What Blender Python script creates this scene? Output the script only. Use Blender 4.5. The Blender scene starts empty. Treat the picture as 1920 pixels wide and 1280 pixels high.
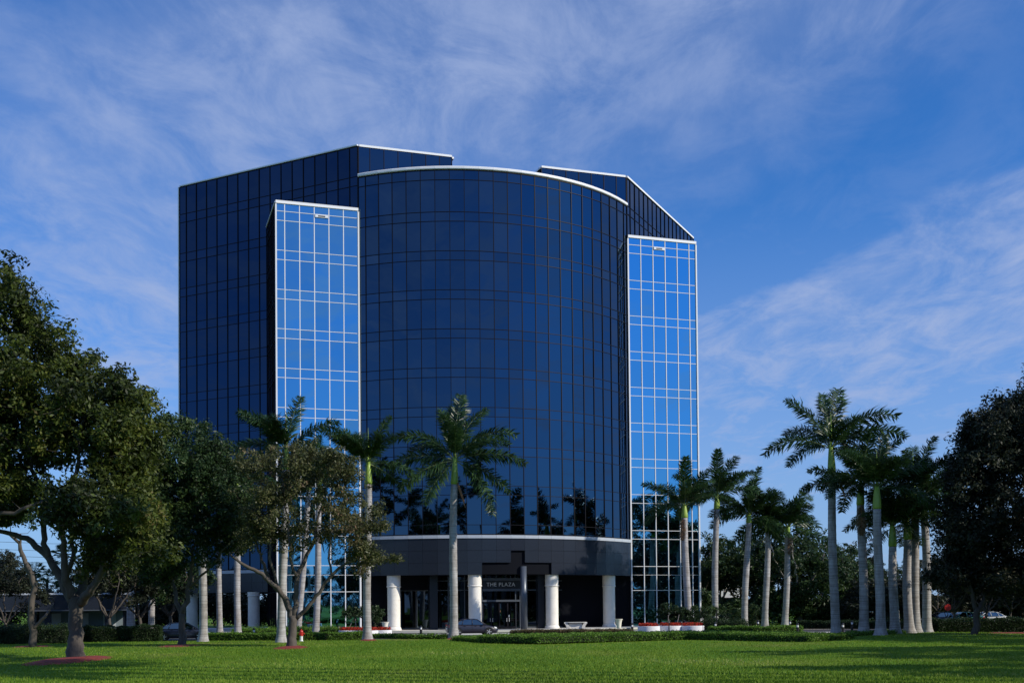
import bpy, math, random
import numpy as np
from mathutils import Matrix, Vector, Euler
random.seed(7); RNG = np.random.default_rng(7)
R = math.radians
sc = bpy.context.scene
COL = sc.collection

# ------------------------------------------------------------------ camera
F, PITCH, ROLL, CY = 2168.4, 0.0228, 0.009, 1086.7          # focal length and principal row in photo pixels
cp, sp, cr, sr = math.cos(PITCH), math.sin(PITCH), math.cos(ROLL), math.sin(ROLL)
fwd = Vector((0, cp, sp)); zup = Vector((0, -sp, cp)); xr = Vector((1, 0, 0))
right = xr*cr - zup*sr; up = xr*sr + zup*cr
cam = bpy.data.objects.new('camera', bpy.data.cameras.new('camera')); COL.objects.link(cam)
cam.matrix_world = Matrix((( right.x, up.x, -fwd.x, 0), (right.y, up.y, -fwd.y, 0), (right.z, up.z, -fwd.z, 0), (0, 0, 0, 1)))
cam.data.sensor_width = 36; cam.data.lens = F/1920*36
cam.data.shift_y = (CY-640)/1920
cam.data.clip_start = 0.5; cam.data.clip_end = 6000
sc.camera = cam

# ------------------------------------------------------------------ sky, sun, exposure
SUN_AZ, SUN_EL = R(68), R(31)      # azimuth measured from straight behind the camera towards its right
to_sun = Vector((math.cos(SUN_EL)*math.sin(SUN_AZ), -math.cos(SUN_EL)*math.cos(SUN_AZ), math.sin(SUN_EL)))
world = bpy.data.worlds.new('World'); sc.world = world; world.use_nodes = True
def N(nt, t, **kw):
    n = nt.nodes.new(t)
    for k, v in kw.items():
        if k.startswith('i_'): n.inputs[k[2:].replace('_', ' ')].default_value = v
        else: setattr(n, k, v)
    return n
def build_world():
    nt = world.node_tree; nt.nodes.clear(); L = nt.links.new
    out = N(nt, 'ShaderNodeOutputWorld'); bg = N(nt, 'ShaderNodeBackground'); bg.inputs[1].default_value = 0.095
    sky = N(nt, 'ShaderNodeTexSky', sky_type='NISHITA', sun_disc=False)
    sky.sun_elevation = SUN_EL; sky.sun_rotation = math.atan2(to_sun.x, to_sun.y)
    sky.air_density = 1.0; sky.dust_density = 0.3; sky.ozone_density = 2.5; sky.altitude = 0
    tc = N(nt, 'ShaderNodeTexCoord')
    sep = N(nt, 'ShaderNodeSeparateXYZ'); L(tc.outputs['Generated'], sep.inputs[0])
    zc = N(nt, 'ShaderNodeMath', operation='MAXIMUM'); zc.inputs[1].default_value = 0.0; L(sep.outputs[2], zc.inputs[0])
    za = N(nt, 'ShaderNodeMath', operation='ADD'); za.inputs[1].default_value = 0.10; L(zc.outputs[0], za.inputs[0])
    dx = N(nt, 'ShaderNodeMath', operation='DIVIDE'); dy = N(nt, 'ShaderNodeMath', operation='DIVIDE')
    L(sep.outputs[0], dx.inputs[0]); L(za.outputs[0], dx.inputs[1]); L(sep.outputs[1], dy.inputs[0]); L(za.outputs[0], dy.inputs[1])
    cb = N(nt, 'ShaderNodeCombineXYZ'); L(dx.outputs[0], cb.inputs[0]); L(dy.outputs[0], cb.inputs[1])
    def layer(rot, scale, nscale, detail, rough, lo, hi, dist, off):
        mp = N(nt, 'ShaderNodeMapping'); mp.inputs['Rotation'].default_value = (0, 0, rot)
        mp.inputs['Scale'].default_value = scale; mp.inputs['Location'].default_value = off
        L(cb.outputs[0], mp.inputs[0])
        no = N(nt, 'ShaderNodeTexNoise'); no.inputs['Scale'].default_value = nscale; no.inputs['Detail'].default_value = detail
        no.inputs['Roughness'].default_value = rough; no.inputs['Distortion'].default_value = dist
        L(mp.outputs[0], no.inputs['Vector'])
        mr = N(nt, 'ShaderNodeMapRange', interpolation_type='SMOOTHSTEP'); mr.inputs[1].default_value = lo; mr.inputs[2].default_value = hi
        L(no.outputs[0], mr.inputs[0]); return mr.outputs[0]
    # large-scale cover: soft bands of cirrus lying across the sky, ragged by noise
    dt = N(nt, 'ShaderNodeVectorMath', operation='DOT_PRODUCT'); dt.inputs[1].default_value = (0.81, 0.59, 0); L(cb.outputs[0], dt.inputs[0])
    lown = N(nt, 'ShaderNodeTexNoise'); lown.inputs['Scale'].default_value = 1.5; lown.inputs['Detail'].default_value = 5; lown.inputs['Roughness'].default_value = 0.6; L(cb.outputs[0], lown.inputs['Vector'])
    w1 = N(nt, 'ShaderNodeMath', operation='MULTIPLY_ADD'); L(lown.outputs[0], w1.inputs[0]); w1.inputs[1].default_value = 0.75; L(dt.outputs['Value'], w1.inputs[2])
    w2 = N(nt, 'ShaderNodeMapRange'); w2.inputs[1].default_value = -1+0.375; w2.inputs[2].default_value = 3+0.375; L(w1.outputs[0], w2.inputs[0])
    rp = N(nt, 'ShaderNodeValToRGB'); L(w2.outputs[0], rp.inputs[0]); rp.color_ramp.interpolation = 'EASE'; el = rp.color_ramp.elements
    st = [(-1, .75), (-0.55, .85), (-0.1, .75), (0.16, .75), (0.34, .22), (0.62, .80), (1.0, .92), (1.30, .62), (1.48, .30), (1.62, .16), (1.92, .24), (2.12, 1.0), (2.5, 1.0), (3.0, .9)]
    el[0].position = 0; el[0].color = (st[0][1],)*3+(1,); el[1].position = 1; el[1].color = (st[-1][1],)*3+(1,)
    for a_, b_ in st[1:-1]: x_ = el.new((a_+1)/4); x_.color = (b_,)*3+(1,)
    streak = layer(R(-40), (1.0, 0.24, 1), 2.6, 11, 0.66, 0.34, 0.72, 0.6, (3.1, 1.7, 0))
    puffs = layer(R(-50), (1.0, 0.65, 1), 5.5, 11, 0.66, 0.34, 0.70, 0.5, (7.3, 0.4, 0))
    ms = N(nt, 'ShaderNodeMath', operation='MULTIPLY_ADD'); L(puffs, ms.inputs[0]); ms.inputs[1].default_value = 0.52; ms.inputs[2].default_value = 0.22
    m2_ = N(nt, 'ShaderNodeMath', operation='MULTIPLY_ADD'); L(streak, m2_.inputs[0]); m2_.inputs[1].default_value = 0.34; L(ms.outputs[0], m2_.inputs[2])
    m4 = N(nt, 'ShaderNodeMath', operation='MULTIPLY'); L(m2_.outputs[0], m4.inputs[0]); L(rp.outputs[0], m4.inputs[1])
    ad = N(nt, 'ShaderNodeMath', operation='MINIMUM'); L(m4.outputs[0], ad.inputs[0]); ad.inputs[1].default_value = 1.0
    # haze whitening towards the horizon
    hz = N(nt, 'ShaderNodeMapRange'); hz.inputs[1].default_value = 0.0; hz.inputs[2].default_value = 0.35; hz.inputs[3].default_value = 0.80; hz.inputs[4].default_value = 0.0
    L(zc.outputs[0], hz.inputs[0])
    mx0 = N(nt, 'ShaderNodeMath', operation='MAXIMUM'); L(ad.outputs[0], mx0.inputs[0]); L(hz.outputs[0], mx0.inputs[1])
    amt = N(nt, 'ShaderNodeMath', operation='MULTIPLY'); L(mx0.outputs[0], amt.inputs[0]); amt.inputs[1].default_value = 0.92
    tint = N(nt, 'ShaderNodeMix', data_type='RGBA', blend_type='MULTIPLY'); tint.inputs[0].default_value = 1
    L(sky.outputs[0], tint.inputs[6]); tint.inputs[7].default_value = (0.22, 0.82, 1.55, 1)
    mix = N(nt, 'ShaderNodeMix', data_type='RGBA'); L(amt.outputs[0], mix.inputs[0]); L(tint.outputs[2], mix.inputs[6])
    mix.inputs[7].default_value = (3.9, 4.9, 7.6, 1)
    L(mix.outputs[2], bg.inputs[0]); L(bg.outputs[0], out.inputs[0])
build_world()
sun = bpy.data.objects.new('sun', bpy.data.lights.new('sun', 'SUN')); COL.objects.link(sun)
sun.data.energy = 4.4; sun.data.angle = R(0.53); sun.data.color = (1.0, 0.93, 0.80)
sun.rotation_euler = to_sun.to_track_quat('Z', 'Y').to_euler()
vs = sc.view_settings
sc.display_settings.display_device = 'sRGB'
vs.view_transform = 'Standard'; vs.look = 'None'; vs.gamma = 1; vs.use_curve_mapping = False; vs.exposure = 0.0
sc.cycles.max_bounces = 6; sc.cycles.transparent_max_bounces = 4

# ------------------------------------------------------------------ placing by measurement
ZL, ZR = -2.4, -2.5                # lawn level and road level, the camera being 0
def ray(px, py):
    a, b = (px-960)/F, (CY-py)/F
    return (fwd + right*a + up*b)
def at(px, py, d):                 # point seen at (px,py) at distance d straight ahead
    v = ray(px, py); return v*(d/v.y)
def gr(px, py, z=ZL):              # point of the level z seen at (px,py)
    v = ray(px, py); return v*(z/v.z)

# ------------------------------------------------------------------ helpers
def tag(o, label=None, cat=None, group=None, kind=None):
    if label: o['label'] = label
    if cat: o['category'] = cat
    if group: o['group'] = group
    if kind: o['kind'] = kind
    return o
def empty(name, loc=(0, 0, 0), rz=0.0, parent=None):
    o = bpy.data.objects.new(name, None); COL.objects.link(o); o.location = loc; o.rotation_euler = (0, 0, rz)
    o.empty_display_size = 0.3
    if parent: o.parent = parent
    return o
class MB:
    def __init__(s): s.v = []; s.f = []; s.m = []; s.mi = 0
    def add(s, vs, fs):
        n = len(s.v); s.v.extend([tuple(p) for p in vs]); s.f.extend([tuple(i+n for i in f) for f in fs]); s.m.extend([s.mi]*len(fs)); return s
    def box(s, c, h, ax=None):     # centre, half sizes, axes
        ax = ax or (Vector((1, 0, 0)), Vector((0, 1, 0)), Vector((0, 0, 1)))
        c = Vector(c); vs = []
        for z in (-1, 1):
            for x, y in ((-1, -1), (1, -1), (1, 1), (-1, 1)): vs.append(c + ax[0]*(x*h[0]) + ax[1]*(y*h[1]) + ax[2]*(z*h[2]))
        return s.add(vs, [(3, 2, 1, 0), (4, 5, 6, 7), (0, 1, 5, 4), (1, 2, 6, 5), (2, 3, 7, 6), (3, 0, 4, 7)])
    def bx(s, x0, x1, y0, y1, z0, z1): return s.box(((x0+x1)/2, (y0+y1)/2, (z0+z1)/2), ((x1-x0)/2, (y1-y0)/2, (z1-z0)/2))
    def tube(s, pts, rad, n=8, caps=True):
        pts = [Vector(p) for p in pts]; vs = []; fs = []
        ref = None
        for i, p in enumerate(pts):
            t = (pts[min(i+1, len(pts)-1)] - pts[max(i-1, 0)]).normalized()
            if ref is None: ref = t.orthogonal().normalized()
            ref = (ref - t*ref.dot(t)).normalized(); b = t.cross(ref)
            r = rad[i] if hasattr(rad, '__len__') else rad
            for k in range(n):
                a = 2*math.pi*k/n; vs.append(p + ref*(math.cos(a)*r) + b*(math.sin(a)*r))
        for i in range(len(pts)-1):
            for k in range(n):
                a, b2 = i*n+k, i*n+(k+1) % n; fs.append((a, b2, b2+n, a+n))
        if caps: fs.append(tuple(range(n-1, -1, -1))); fs.append(tuple(range((len(pts)-1)*n, len(pts)*n)))
        return s.add(vs, fs)
    def lathe(s, prof, n=24, c=(0, 0, 0), caps=True):
        vs = [(c[0]+r*math.cos(2*math.pi*k/n), c[1]+r*math.sin(2*math.pi*k/n), c[2]+z) for r, z in prof for k in range(n)]
        fs = [(i*n+k, i*n+(k+1) % n, (i+1)*n+(k+1) % n, (i+1)*n+k) for i in range(len(prof)-1) for k in range(n)]
        if caps: fs.append(tuple(range(n-1, -1, -1))); fs.append(tuple(range((len(prof)-1)*n, len(prof)*n)))
        return s.add(vs, fs)
    def prism(s, poly, z0, z1):    # poly counter-clockwise
        n = len(poly); vs = [(p[0], p[1], z0) for p in poly] + [(p[0], p[1], z1) for p in poly]
        fs = [(k, (k+1) % n, (k+1) % n+n, k+n) for k in range(n)] + [tuple(range(n-1, -1, -1)), tuple(range(n, 2*n))]
        return s.add(vs, fs)
    def mesh(s, name, mats, smooth=False):
        me = bpy.data.meshes.new(name); me.from_pydata(s.v, [], s.f)
        if not isinstance(mats, (list, tuple)): mats = [mats]
        for m in mats: me.materials.append(m)
        if any(s.m): me.polygons.foreach_set('material_index', s.m)
        if smooth: me.polygons.foreach_set('use_smooth', [True]*len(s.f))
        me.update(); return me
    def build(s, name, mats, parent=None, smooth=False, bevel=0):
        o = bpy.data.objects.new(name, s.mesh(name, mats, smooth)); COL.objects.link(o)
        if parent: o.parent = parent
        if bevel:
            b = o.modifiers.new('bevel', 'BEVEL'); b.width = bevel; b.segments = 2; b.limit_method = 'ANGLE'
        return o
def np_mesh(name, verts, quads, mat, mats=None):
    """many loose quads: verts (n,3), quads (m,4)"""
    me = bpy.data.meshes.new(name)
    verts = np.ascontiguousarray(verts, dtype=np.float32); quads = np.ascontiguousarray(quads, dtype=np.int32)
    k = quads.shape[1]
    me.vertices.add(len(verts)); me.vertices.foreach_set('co', verts.ravel())
    me.loops.add(quads.size); me.loops.foreach_set('vertex_index', quads.ravel())
    me.polygons.add(len(quads)); me.polygons.foreach_set('loop_start', np.arange(0, quads.size, k, dtype=np.int32))
    me.materials.append(mat)
    me.update(calc_edges=True); me.validate()
    return me
def link(name, me, parent=None, loc=None):
    o = bpy.data.objects.new(name, me); COL.objects.link(o)
    if parent: o.parent = parent
    if loc is not None: o.location = loc
    return o
def copy_tree(o, parent=None):
    c = o.copy(); COL.objects.link(c); c.parent = parent
    for ch in list(o.children): copy_tree(ch, c)
    return c

# ------------------------------------------------------------------ materials
def mat(name, col, rough=0.6, metal=0.0, spec=0.5, var=0.0, vscale=3.0, bump=0.0, bscale=20.0, stretch=(1, 1, 1), coord='Object', col2=None, coat=0.0):
    m = bpy.data.materials.new(name); m.use_nodes = True; nt = m.node_tree; L = nt.links.new
    b = nt.nodes['Principled BSDF']; b.inputs['Base Color'].default_value = (*col, 1)
    b.inputs['Roughness'].default_value = rough; b.inputs['Metallic'].default_value = metal
    b.inputs['Specular IOR Level'].default_value = spec; b.inputs['Coat Weight'].default_value = coat
    if var or bump or col2:
        tc = N(nt, 'ShaderNodeTexCoord'); mp = N(nt, 'ShaderNodeMapping'); mp.inputs['Scale'].default_value = stretch
        L(tc.outputs[coord], mp.inputs[0])
    if var or col2:
        no = N(nt, 'ShaderNodeTexNoise'); no.inputs['Scale'].default_value = vscale; no.inputs['Detail'].default_value = 8; no.inputs['Roughness'].default_value = 0.65
        L(mp.outputs[0], no.inputs['Vector'])
        mr = N(nt, 'ShaderNodeMapRange'); mr.inputs[1].default_value = 0.3; mr.inputs[2].default_value = 0.7; L(no.outputs[0], mr.inputs[0])
        mx = N(nt, 'ShaderNodeMix', data_type='RGBA'); L(mr.outputs[0], mx.inputs[0])
        c2 = col2 if col2 else tuple(c*(1+var) for c in col); c1 = col if col2 else tuple(c*(1-var) for c in col)
        mx.inputs[6].default_value = (*c1, 1); mx.inputs[7].default_value = (*c2, 1); L(mx.outputs[2], b.inputs['Base Color'])
    if bump:
        n2 = N(nt, 'ShaderNodeTexNoise'); n2.inputs['Scale'].default_value = bscale; n2.inputs['Detail'].default_value = 6
        L(mp.outputs[0], n2.inputs['Vector']); bp = N(nt, 'ShaderNodeBump'); bp.inputs['Strength'].default_value = bump
        L(n2.outputs[0], bp.inputs['Height']); L(bp.outputs[0], b.inputs['Normal'])
    return m
def leaf_mat(name, stops, rough=0.45, trans=0.3, clump=0.35):
    """each leaf its own tone: random per leaf, plus broad clumps of tone"""
    m = bpy.data.materials.new(name); m.use_nodes = True; nt = m.node_tree; L = nt.links.new; nt.nodes.clear()
    out = N(nt, 'ShaderNodeOutputMaterial'); b = N(nt, 'ShaderNodeBsdfPrincipled'); b.inputs['Roughness'].default_value = rough
    b.inputs['Specular IOR Level'].default_value = 0.25
    g = N(nt, 'ShaderNodeNewGeometry'); no = N(nt, 'ShaderNodeTexNoise'); no.inputs['Scale'].default_value = clump; no.inputs['Detail'].default_value = 3
    L(g.outputs['Position'], no.inputs['Vector'])
    ma = N(nt, 'ShaderNodeMath', operation='MULTIPLY_ADD'); L(g.outputs['Random Per Island'], ma.inputs[0]); ma.inputs[1].default_value = 0.55
    mb = N(nt, 'ShaderNodeMath', operation='MULTIPLY_ADD'); L(no.outputs[0], mb.inputs[0]); mb.inputs[1].default_value = 1.6; mb.inputs[2].default_value = -0.58
    L(mb.outputs[0], ma.inputs[2])
    cr_ = N(nt, 'ShaderNodeValToRGB'); L(ma.outputs[0], cr_.inputs[0]); e = cr_.color_ramp.elements
    e[0].position = stops[0][0]; e[0].color = (*stops[0][1], 1); e[1].position = stops[-1][0]; e[1].color = (*stops[-1][1], 1)
    for p, c in stops[1:-1]: x = e.new(p); x.color = (*c, 1)
    L(cr_.outputs[0], b.inputs['Base Color'])
    t = N(nt, 'ShaderNodeBsdfTranslucent'); L(cr_.outputs[0], t.inputs[0]); mx = N(nt, 'ShaderNodeMixShader'); mx.inputs[0].default_value = trans
    L(b.outputs[0], mx.inputs[1]); L(t.outputs[0], mx.inputs[2]); L(mx.outputs[0], out.inputs[0])
    return m
def glass_mat(name, col, rough=0.015, wav=0.012, rnd=0.12):
    """mirror coated facade glass: tinted reflection, very slightly wavy"""
    m = bpy.data.materials.new(name); m.use_nodes = True; nt = m.node_tree; L = nt.links.new
    b = nt.nodes['Principled BSDF']; b.inputs['Metallic'].default_value = 1.0; b.inputs['Roughness'].default_value = rough
    oi = N(nt, 'ShaderNodeObjectInfo'); mr = N(nt, 'ShaderNodeMapRange'); mr.inputs[3].default_value = 1-rnd; mr.inputs[4].default_value = 1+rnd
    L(oi.outputs['Random'], mr.inputs[0])
    vm = N(nt, 'ShaderNodeVectorMath', operation='SCALE'); vm.inputs[0].default_value = col; L(mr.outputs[0], vm.inputs['Scale'])
    L(vm.outputs[0], b.inputs['Base Color'])
    g = N(nt, 'ShaderNodeNewGeometry'); no = N(nt, 'ShaderNodeTexNoise'); no.inputs['Scale'].default_value = 0.55; no.inputs['Detail'].default_value = 1
    L(g.outputs['Position'], no.inputs['Vector']); bp = N(nt, 'ShaderNodeBump'); bp.inputs['Strength'].default_value = 0.35; bp.inputs['Distance'].default_value = wav
    L(no.outputs[0], bp.inputs['Height']); L(bp.outputs[0], b.inputs['Normal'])
    return m
M = {}
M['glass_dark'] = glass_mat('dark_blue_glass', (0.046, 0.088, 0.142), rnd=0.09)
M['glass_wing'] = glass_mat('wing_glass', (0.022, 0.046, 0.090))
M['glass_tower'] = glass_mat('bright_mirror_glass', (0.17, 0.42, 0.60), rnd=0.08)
M['glass_lobby'] = glass_mat('lobby_glass', (0.045, 0.06, 0.08), rnd=0.2)
M['frame_dark'] = mat('dark_bronze_frame', (0.004, 0.004, 0.009), 0.5, spec=0.2)
M['frame_white'] = mat('white_aluminium', (0.72, 0.73, 0.76), 0.35)
M['frame_grey'] = mat('grey_steel', (0.09, 0.105, 0.13), 0.35, metal=0.3)
M['coping'] = mat('white_coping', (0.82, 0.82, 0.83), 0.4)
M['granite'] = mat('dark_polished_granite', (0.016, 0.020, 0.031), 0.25, spec=0.5, var=0.25, vscale=14)
M['core'] = mat('dark_core', (0.006, 0.007, 0.011), 0.9, spec=0.1)
M['soffit'] = mat('soffit_panel', (0.10, 0.10, 0.12), 0.8)
M['stone'] = mat('cream_cast_stone', (0.80, 0.765, 0.70), 0.75, var=0.08, vscale=1.5, bump=0.1, bscale=30)
M['joint'] = mat('joint_mortar', (0.25, 0.24, 0.22), 0.9)
M['concrete'] = mat('pale_concrete', (0.52, 0.50, 0.46), 0.85, var=0.15, vscale=0.4, bump=0.1)
M['asphalt'] = mat('asphalt', (0.05, 0.05, 0.055), 0.9, var=0.2, vscale=0.5, bump=0.15)
M['trim'] = mat('pale_metal_trim', (0.42, 0.46, 0.52), 0.35)
M['white_wall'] = mat('white_stucco', (0.78, 0.78, 0.80), 0.8, var=0.05, bump=0.08)
M['bark'] = mat('grey_brown_bark', (0.085, 0.072, 0.060), 0.9, var=0.4, vscale=5, bump=0.6, bscale=9, stretch=(1, 1, 0.25))
M['bark_pale'] = mat('pale_bark', (0.26, 0.24, 0.22), 0.9, var=0.4, vscale=3, bump=0.4, bscale=9, stretch=(1, 1, 0.3))
M['mulch'] = mat('red_mulch', (0.20, 0.024, 0.014), 0.95, var=0.6, vscale=9, bump=1.0, bscale=18)
M['soil'] = mat('soil', (0.04, 0.025, 0.015), 0.95, bump=0.5)
M['black'] = mat('black_paint', (0.008, 0.008, 0.009), 0.4)
M['lamp_glass'] = mat('frosted_lamp_glass', (0.75, 0.77, 0.78), 0.3)
M['rubber'] = mat('tyre_rubber', (0.012, 0.012, 0.012), 0.8)
M['rim'] = mat('alloy_rim', (0.75, 0.76, 0.78), 0.25, metal=0.6)
M['red_paint'] = mat('red_enamel', (0.45, 0.02, 0.015), 0.4)
M['tail'] = mat('red_lamp_lens', (0.40, 0.01, 0.012), 0.2)
M['car_glass'] = glass_mat('car_window_glass', (0.16, 0.22, 0.24))
M['car_dark'] = mat('dark_purple_grey_paint', (0.020, 0.019, 0.030), 0.35, spec=0.4, coat=0.5)
M['car_blue'] = mat('dark_blue_paint', (0.012, 0.016, 0.03), 0.35, coat=0.5)
M['car_white'] = mat('silver_white_paint', (0.6, 0.62, 0.64), 0.3, coat=1.0)
M['car_teal'] = mat('teal_paint', (0.03, 0.16, 0.15), 0.3, coat=1.0)
M['sign_text'] = mat('brushed_letters', (0.62, 0.62, 0.62), 0.5)
M['sheath'] = mat('dry_palm_sheath', (0.30, 0.14, 0.07), 0.8, var=0.4)

def palm_bark():
    m = bpy.data.materials.new('royal_palm_bark'); m.use_nodes = True; nt = m.node_tree; L = nt.links.new
    b = nt.nodes['Principled BSDF']; b.inputs['Roughness'].default_value = 0.85
    tc = N(nt, 'ShaderNodeTexCoord'); oi = N(nt, 'ShaderNodeObjectInfo')
    va = N(nt, 'ShaderNodeVectorMath', operation='ADD'); L(tc.outputs['Object'], va.inputs[0])
    vs_ = N(nt, 'ShaderNodeVectorMath', operation='SCALE'); vs_.inputs[0].default_value = (31, 17, 53); L(oi.outputs['Random'], vs_.inputs['Scale']); L(vs_.outputs[0], va.inputs[1])
    mp = N(nt, 'ShaderNodeMapping'); mp.inputs['Scale'].default_value = (0.30, 0.30, 9.0); L(va.outputs[0], mp.inputs[0])
    n1 = N(nt, 'ShaderNodeTexNoise'); n1.inputs['Scale'].default_value = 1.6; n1.inputs['Detail'].default_value = 6; L(mp.outputs[0], n1.inputs['Vector'])
    mp2 = N(nt, 'ShaderNodeMapping'); mp2.inputs['Scale'].default_value = (1, 1, 0.35); L(va.outputs[0], mp2.inputs[0])
    n2 = N(nt, 'ShaderNodeTexNoise'); n2.inputs['Scale'].default_value = 2.2; n2.inputs['Detail'].default_value = 9; n2.inputs['Roughness'].default_value = 0.7; L(mp2.outputs[0], n2.inputs['Vector'])
    r1 = N(nt, 'ShaderNodeValToRGB'); L(n1.outputs[0], r1.inputs[0]); e = r1.color_ramp.elements
    e[0].position = 0.30; e[0].color = (0.25, 0.24, 0.24, 1); e[1].position = 0.58; e[1].color = (0.46, 0.45, 0.455, 1)
    r2 = N(nt, 'ShaderNodeValToRGB'); L(n2.outputs[0], r2.inputs[0]); e = r2.color_ramp.elements
    e[0].position = 0.32; e[0].color = (0.55, 0.50, 0.44, 1); e[1].position = 0.62; e[1].color = (1, 1, 1, 1)
    mx = N(nt, 'ShaderNodeMix', data_type='RGBA', blend_type='MULTIPLY'); mx.inputs[0].default_value = 1; L(r1.outputs[0], mx.inputs[6]); L(r2.outputs[0], mx.inputs[7])
    L(mx.outputs[2], b.inputs['Base Color'])
    bp = N(nt, 'ShaderNodeBump'); bp.inputs['Strength'].default_value = 0.5; bp.inputs['Distance'].default_value = 0.03; L(n1.outputs[0], bp.inputs['Height']); L(bp.outputs[0], b.inputs['Normal'])
    return m
M['palm_bark'] = palm_bark()
M['crownshaft'] = mat('green_crownshaft', (0.17, 0.30, 0.03), 0.4, col2=(0.36, 0.46, 0.07), vscale=0.8, stretch=(2, 2, 0.5))
M['frond'] = leaf_mat('palm_leaflets', [(0.1, (0.012, 0.030, 0.012)), (0.45, (0.025, 0.060, 0.020)), (0.8, (0.05, 0.105, 0.03)), (1.0, (0.11, 0.16, 0.05))], 0.35, 0.25, 0.6)
M['rachis'] = mat('palm_rachis', (0.12, 0.16, 0.06), 0.6)
M['leaf_ficus'] = leaf_mat('fig_leaves', [(0.05, (0.016, 0.024, 0.009)), (0.4, (0.036, 0.052, 0.012)), (0.7, (0.078, 0.110, 0.016)), (0.92, (0.13, 0.14, 0.025)), (1.0, (0.18, 0.14, 0.05))], 0.5, 0.3)
M['leaf_oak'] = leaf_mat('oak_leaves', [(0.05, (0.016, 0.030, 0.012)), (0.45, (0.030, 0.060, 0.020)), (0.8, (0.055, 0.095, 0.028)), (1.0, (0.09, 0.13, 0.04))], 0.45, 0.25)
M['leaf_olive'] = leaf_mat('olive_brown_leaves', [(0.05, (0.028, 0.034, 0.014)), (0.4, (0.070, 0.085, 0.028)), (0.7, (0.125, 0.125, 0.050)), (0.9, (0.18, 0.13, 0.07)), (1.0, (0.24, 0.13, 0.08))], 0.45, 0.25)
M['leaf_dark'] = leaf_mat('dark_bronze_leaves', [(0.05, (0.012, 0.014, 0.012)), (0.5, (0.026, 0.036, 0.020)), (0.85, (0.055, 0.062, 0.032)), (1.0, (0.11, 0.075, 0.045))], 0.55, 0.25)
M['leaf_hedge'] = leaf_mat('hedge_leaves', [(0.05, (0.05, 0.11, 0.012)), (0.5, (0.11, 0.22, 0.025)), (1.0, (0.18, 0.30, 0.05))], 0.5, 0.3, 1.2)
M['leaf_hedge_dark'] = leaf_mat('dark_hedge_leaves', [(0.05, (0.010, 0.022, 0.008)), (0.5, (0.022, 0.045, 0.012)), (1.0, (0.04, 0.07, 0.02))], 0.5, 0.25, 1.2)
M['leaf_purple'] = leaf_mat('bronze_groundcover', [(0.05, (0.05, 0.05, 0.02)), (0.5, (0.11, 0.09, 0.04)), (1.0, (0.17, 0.10, 0.06))], 0.5, 0.25, 1.2)
M['flower'] = leaf_mat('red_flowers', [(0.1, (0.05, 0.09, 0.02)), (0.3, (0.35, 0.03, 0.015)), (0.7, (0.60, 0.05, 0.03)), (1.0, (0.70, 0.12, 0.04))], 0.6, 0.25, 3.0)
M['hedge_core'] = mat('hedge_core', (0.010, 0.016, 0.006), 0.95)
def grass_mat():
    m = bpy.data.materials.new('lawn_grass'); m.use_nodes = True; nt = m.node_tree; L = nt.links.new
    b = nt.nodes['Principled BSDF']; b.inputs['Roughness'].default_value = 0.9; b.inputs['Specular IOR Level'].default_value = 0.1
    g = N(nt, 'ShaderNodeNewGeometry')
    def noi(scale, det=6, st=(1, 1, 1), ro=0.6):
        mp = N(nt, 'ShaderNodeMapping'); mp.inputs['Scale'].default_value = st; L(g.outputs['Position'], mp.inputs[0])
        n = N(nt, 'ShaderNodeTexNoise'); n.inputs['Scale'].default_value = scale; n.inputs['Detail'].default_value = det; n.inputs['Roughness'].default_value = ro
        L(mp.outputs[0], n.inputs['Vector']); return n.outputs[0]
    r = N(nt, 'ShaderNodeValToRGB'); L(noi(0.16, 12, (1, 0.55, 1), 0.78), r.inputs[0]); e = r.color_ramp.elements
    e[0].position = 0.3; e[0].color = (0.050, 0.135, 0.007, 1); e[1].position = 0.74; e[1].color = (0.215, 0.205, 0.040, 1); x9 = e.new(0.62); x9.color = (0.125, 0.205, 0.014, 1)
    x = e.new(0.5); x.color = (0.088, 0.185, 0.010, 1)
    r2 = N(nt, 'ShaderNodeValToRGB'); L(noi(9, 4), r2.inputs[0]); e = r2.color_ramp.elements
    e[0].position = 0.3; e[0].color = (0.6, 0.62, 0.6, 1); e[1].position = 0.7; e[1].color = (1.25, 1.2, 1.2, 1)
    mx = N(nt, 'ShaderNodeMix', data_type='RGBA', blend_type='MULTIPLY'); mx.inputs[0].default_value = 1; L(r.outputs[0], mx.inputs[6]); L(r2.outputs[0], mx.inputs[7])
    pm = N(nt, 'ShaderNodeMapRange'); pm.inputs[1].default_value = 0.54; pm.inputs[2].default_value = 0.70; L(noi(0.09, 10, (1, 0.5, 1), 0.7), pm.inputs[0])
    mp_ = N(nt, 'ShaderNodeMix', data_type='RGBA'); pk = N(nt, 'ShaderNodeMath', operation='MULTIPLY'); pk.inputs[1].default_value = 0.75; L(pm.outputs[0], pk.inputs[0]); L(pk.outputs[0], mp_.inputs[0])
    L(mx.outputs[2], mp_.inputs[6]); mp_.inputs[7].default_value = (0.21, 0.19, 0.055, 1)
    L(mp_.outputs[2], b.inputs['Base Color'])
    bp = N(nt, 'ShaderNodeBump'); bp.inputs['Strength'].default_value = 0.5; bp.inputs['Distance'].default_value = 0.04; L(noi(14, 5), bp.inputs['Height']); L(bp.outputs[0], b.inputs['Normal'])
    return m
M['grass'] = grass_mat()
M['blade'] = leaf_mat('grass_blades', [(0.05, (0.08, 0.15, 0.008)), (0.5, (0.15, 0.25, 0.016)), (0.85, (0.25, 0.33, 0.04)), (1.0, (0.42, 0.42, 0.16))], 0.6, 0.3, 0.11)

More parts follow.
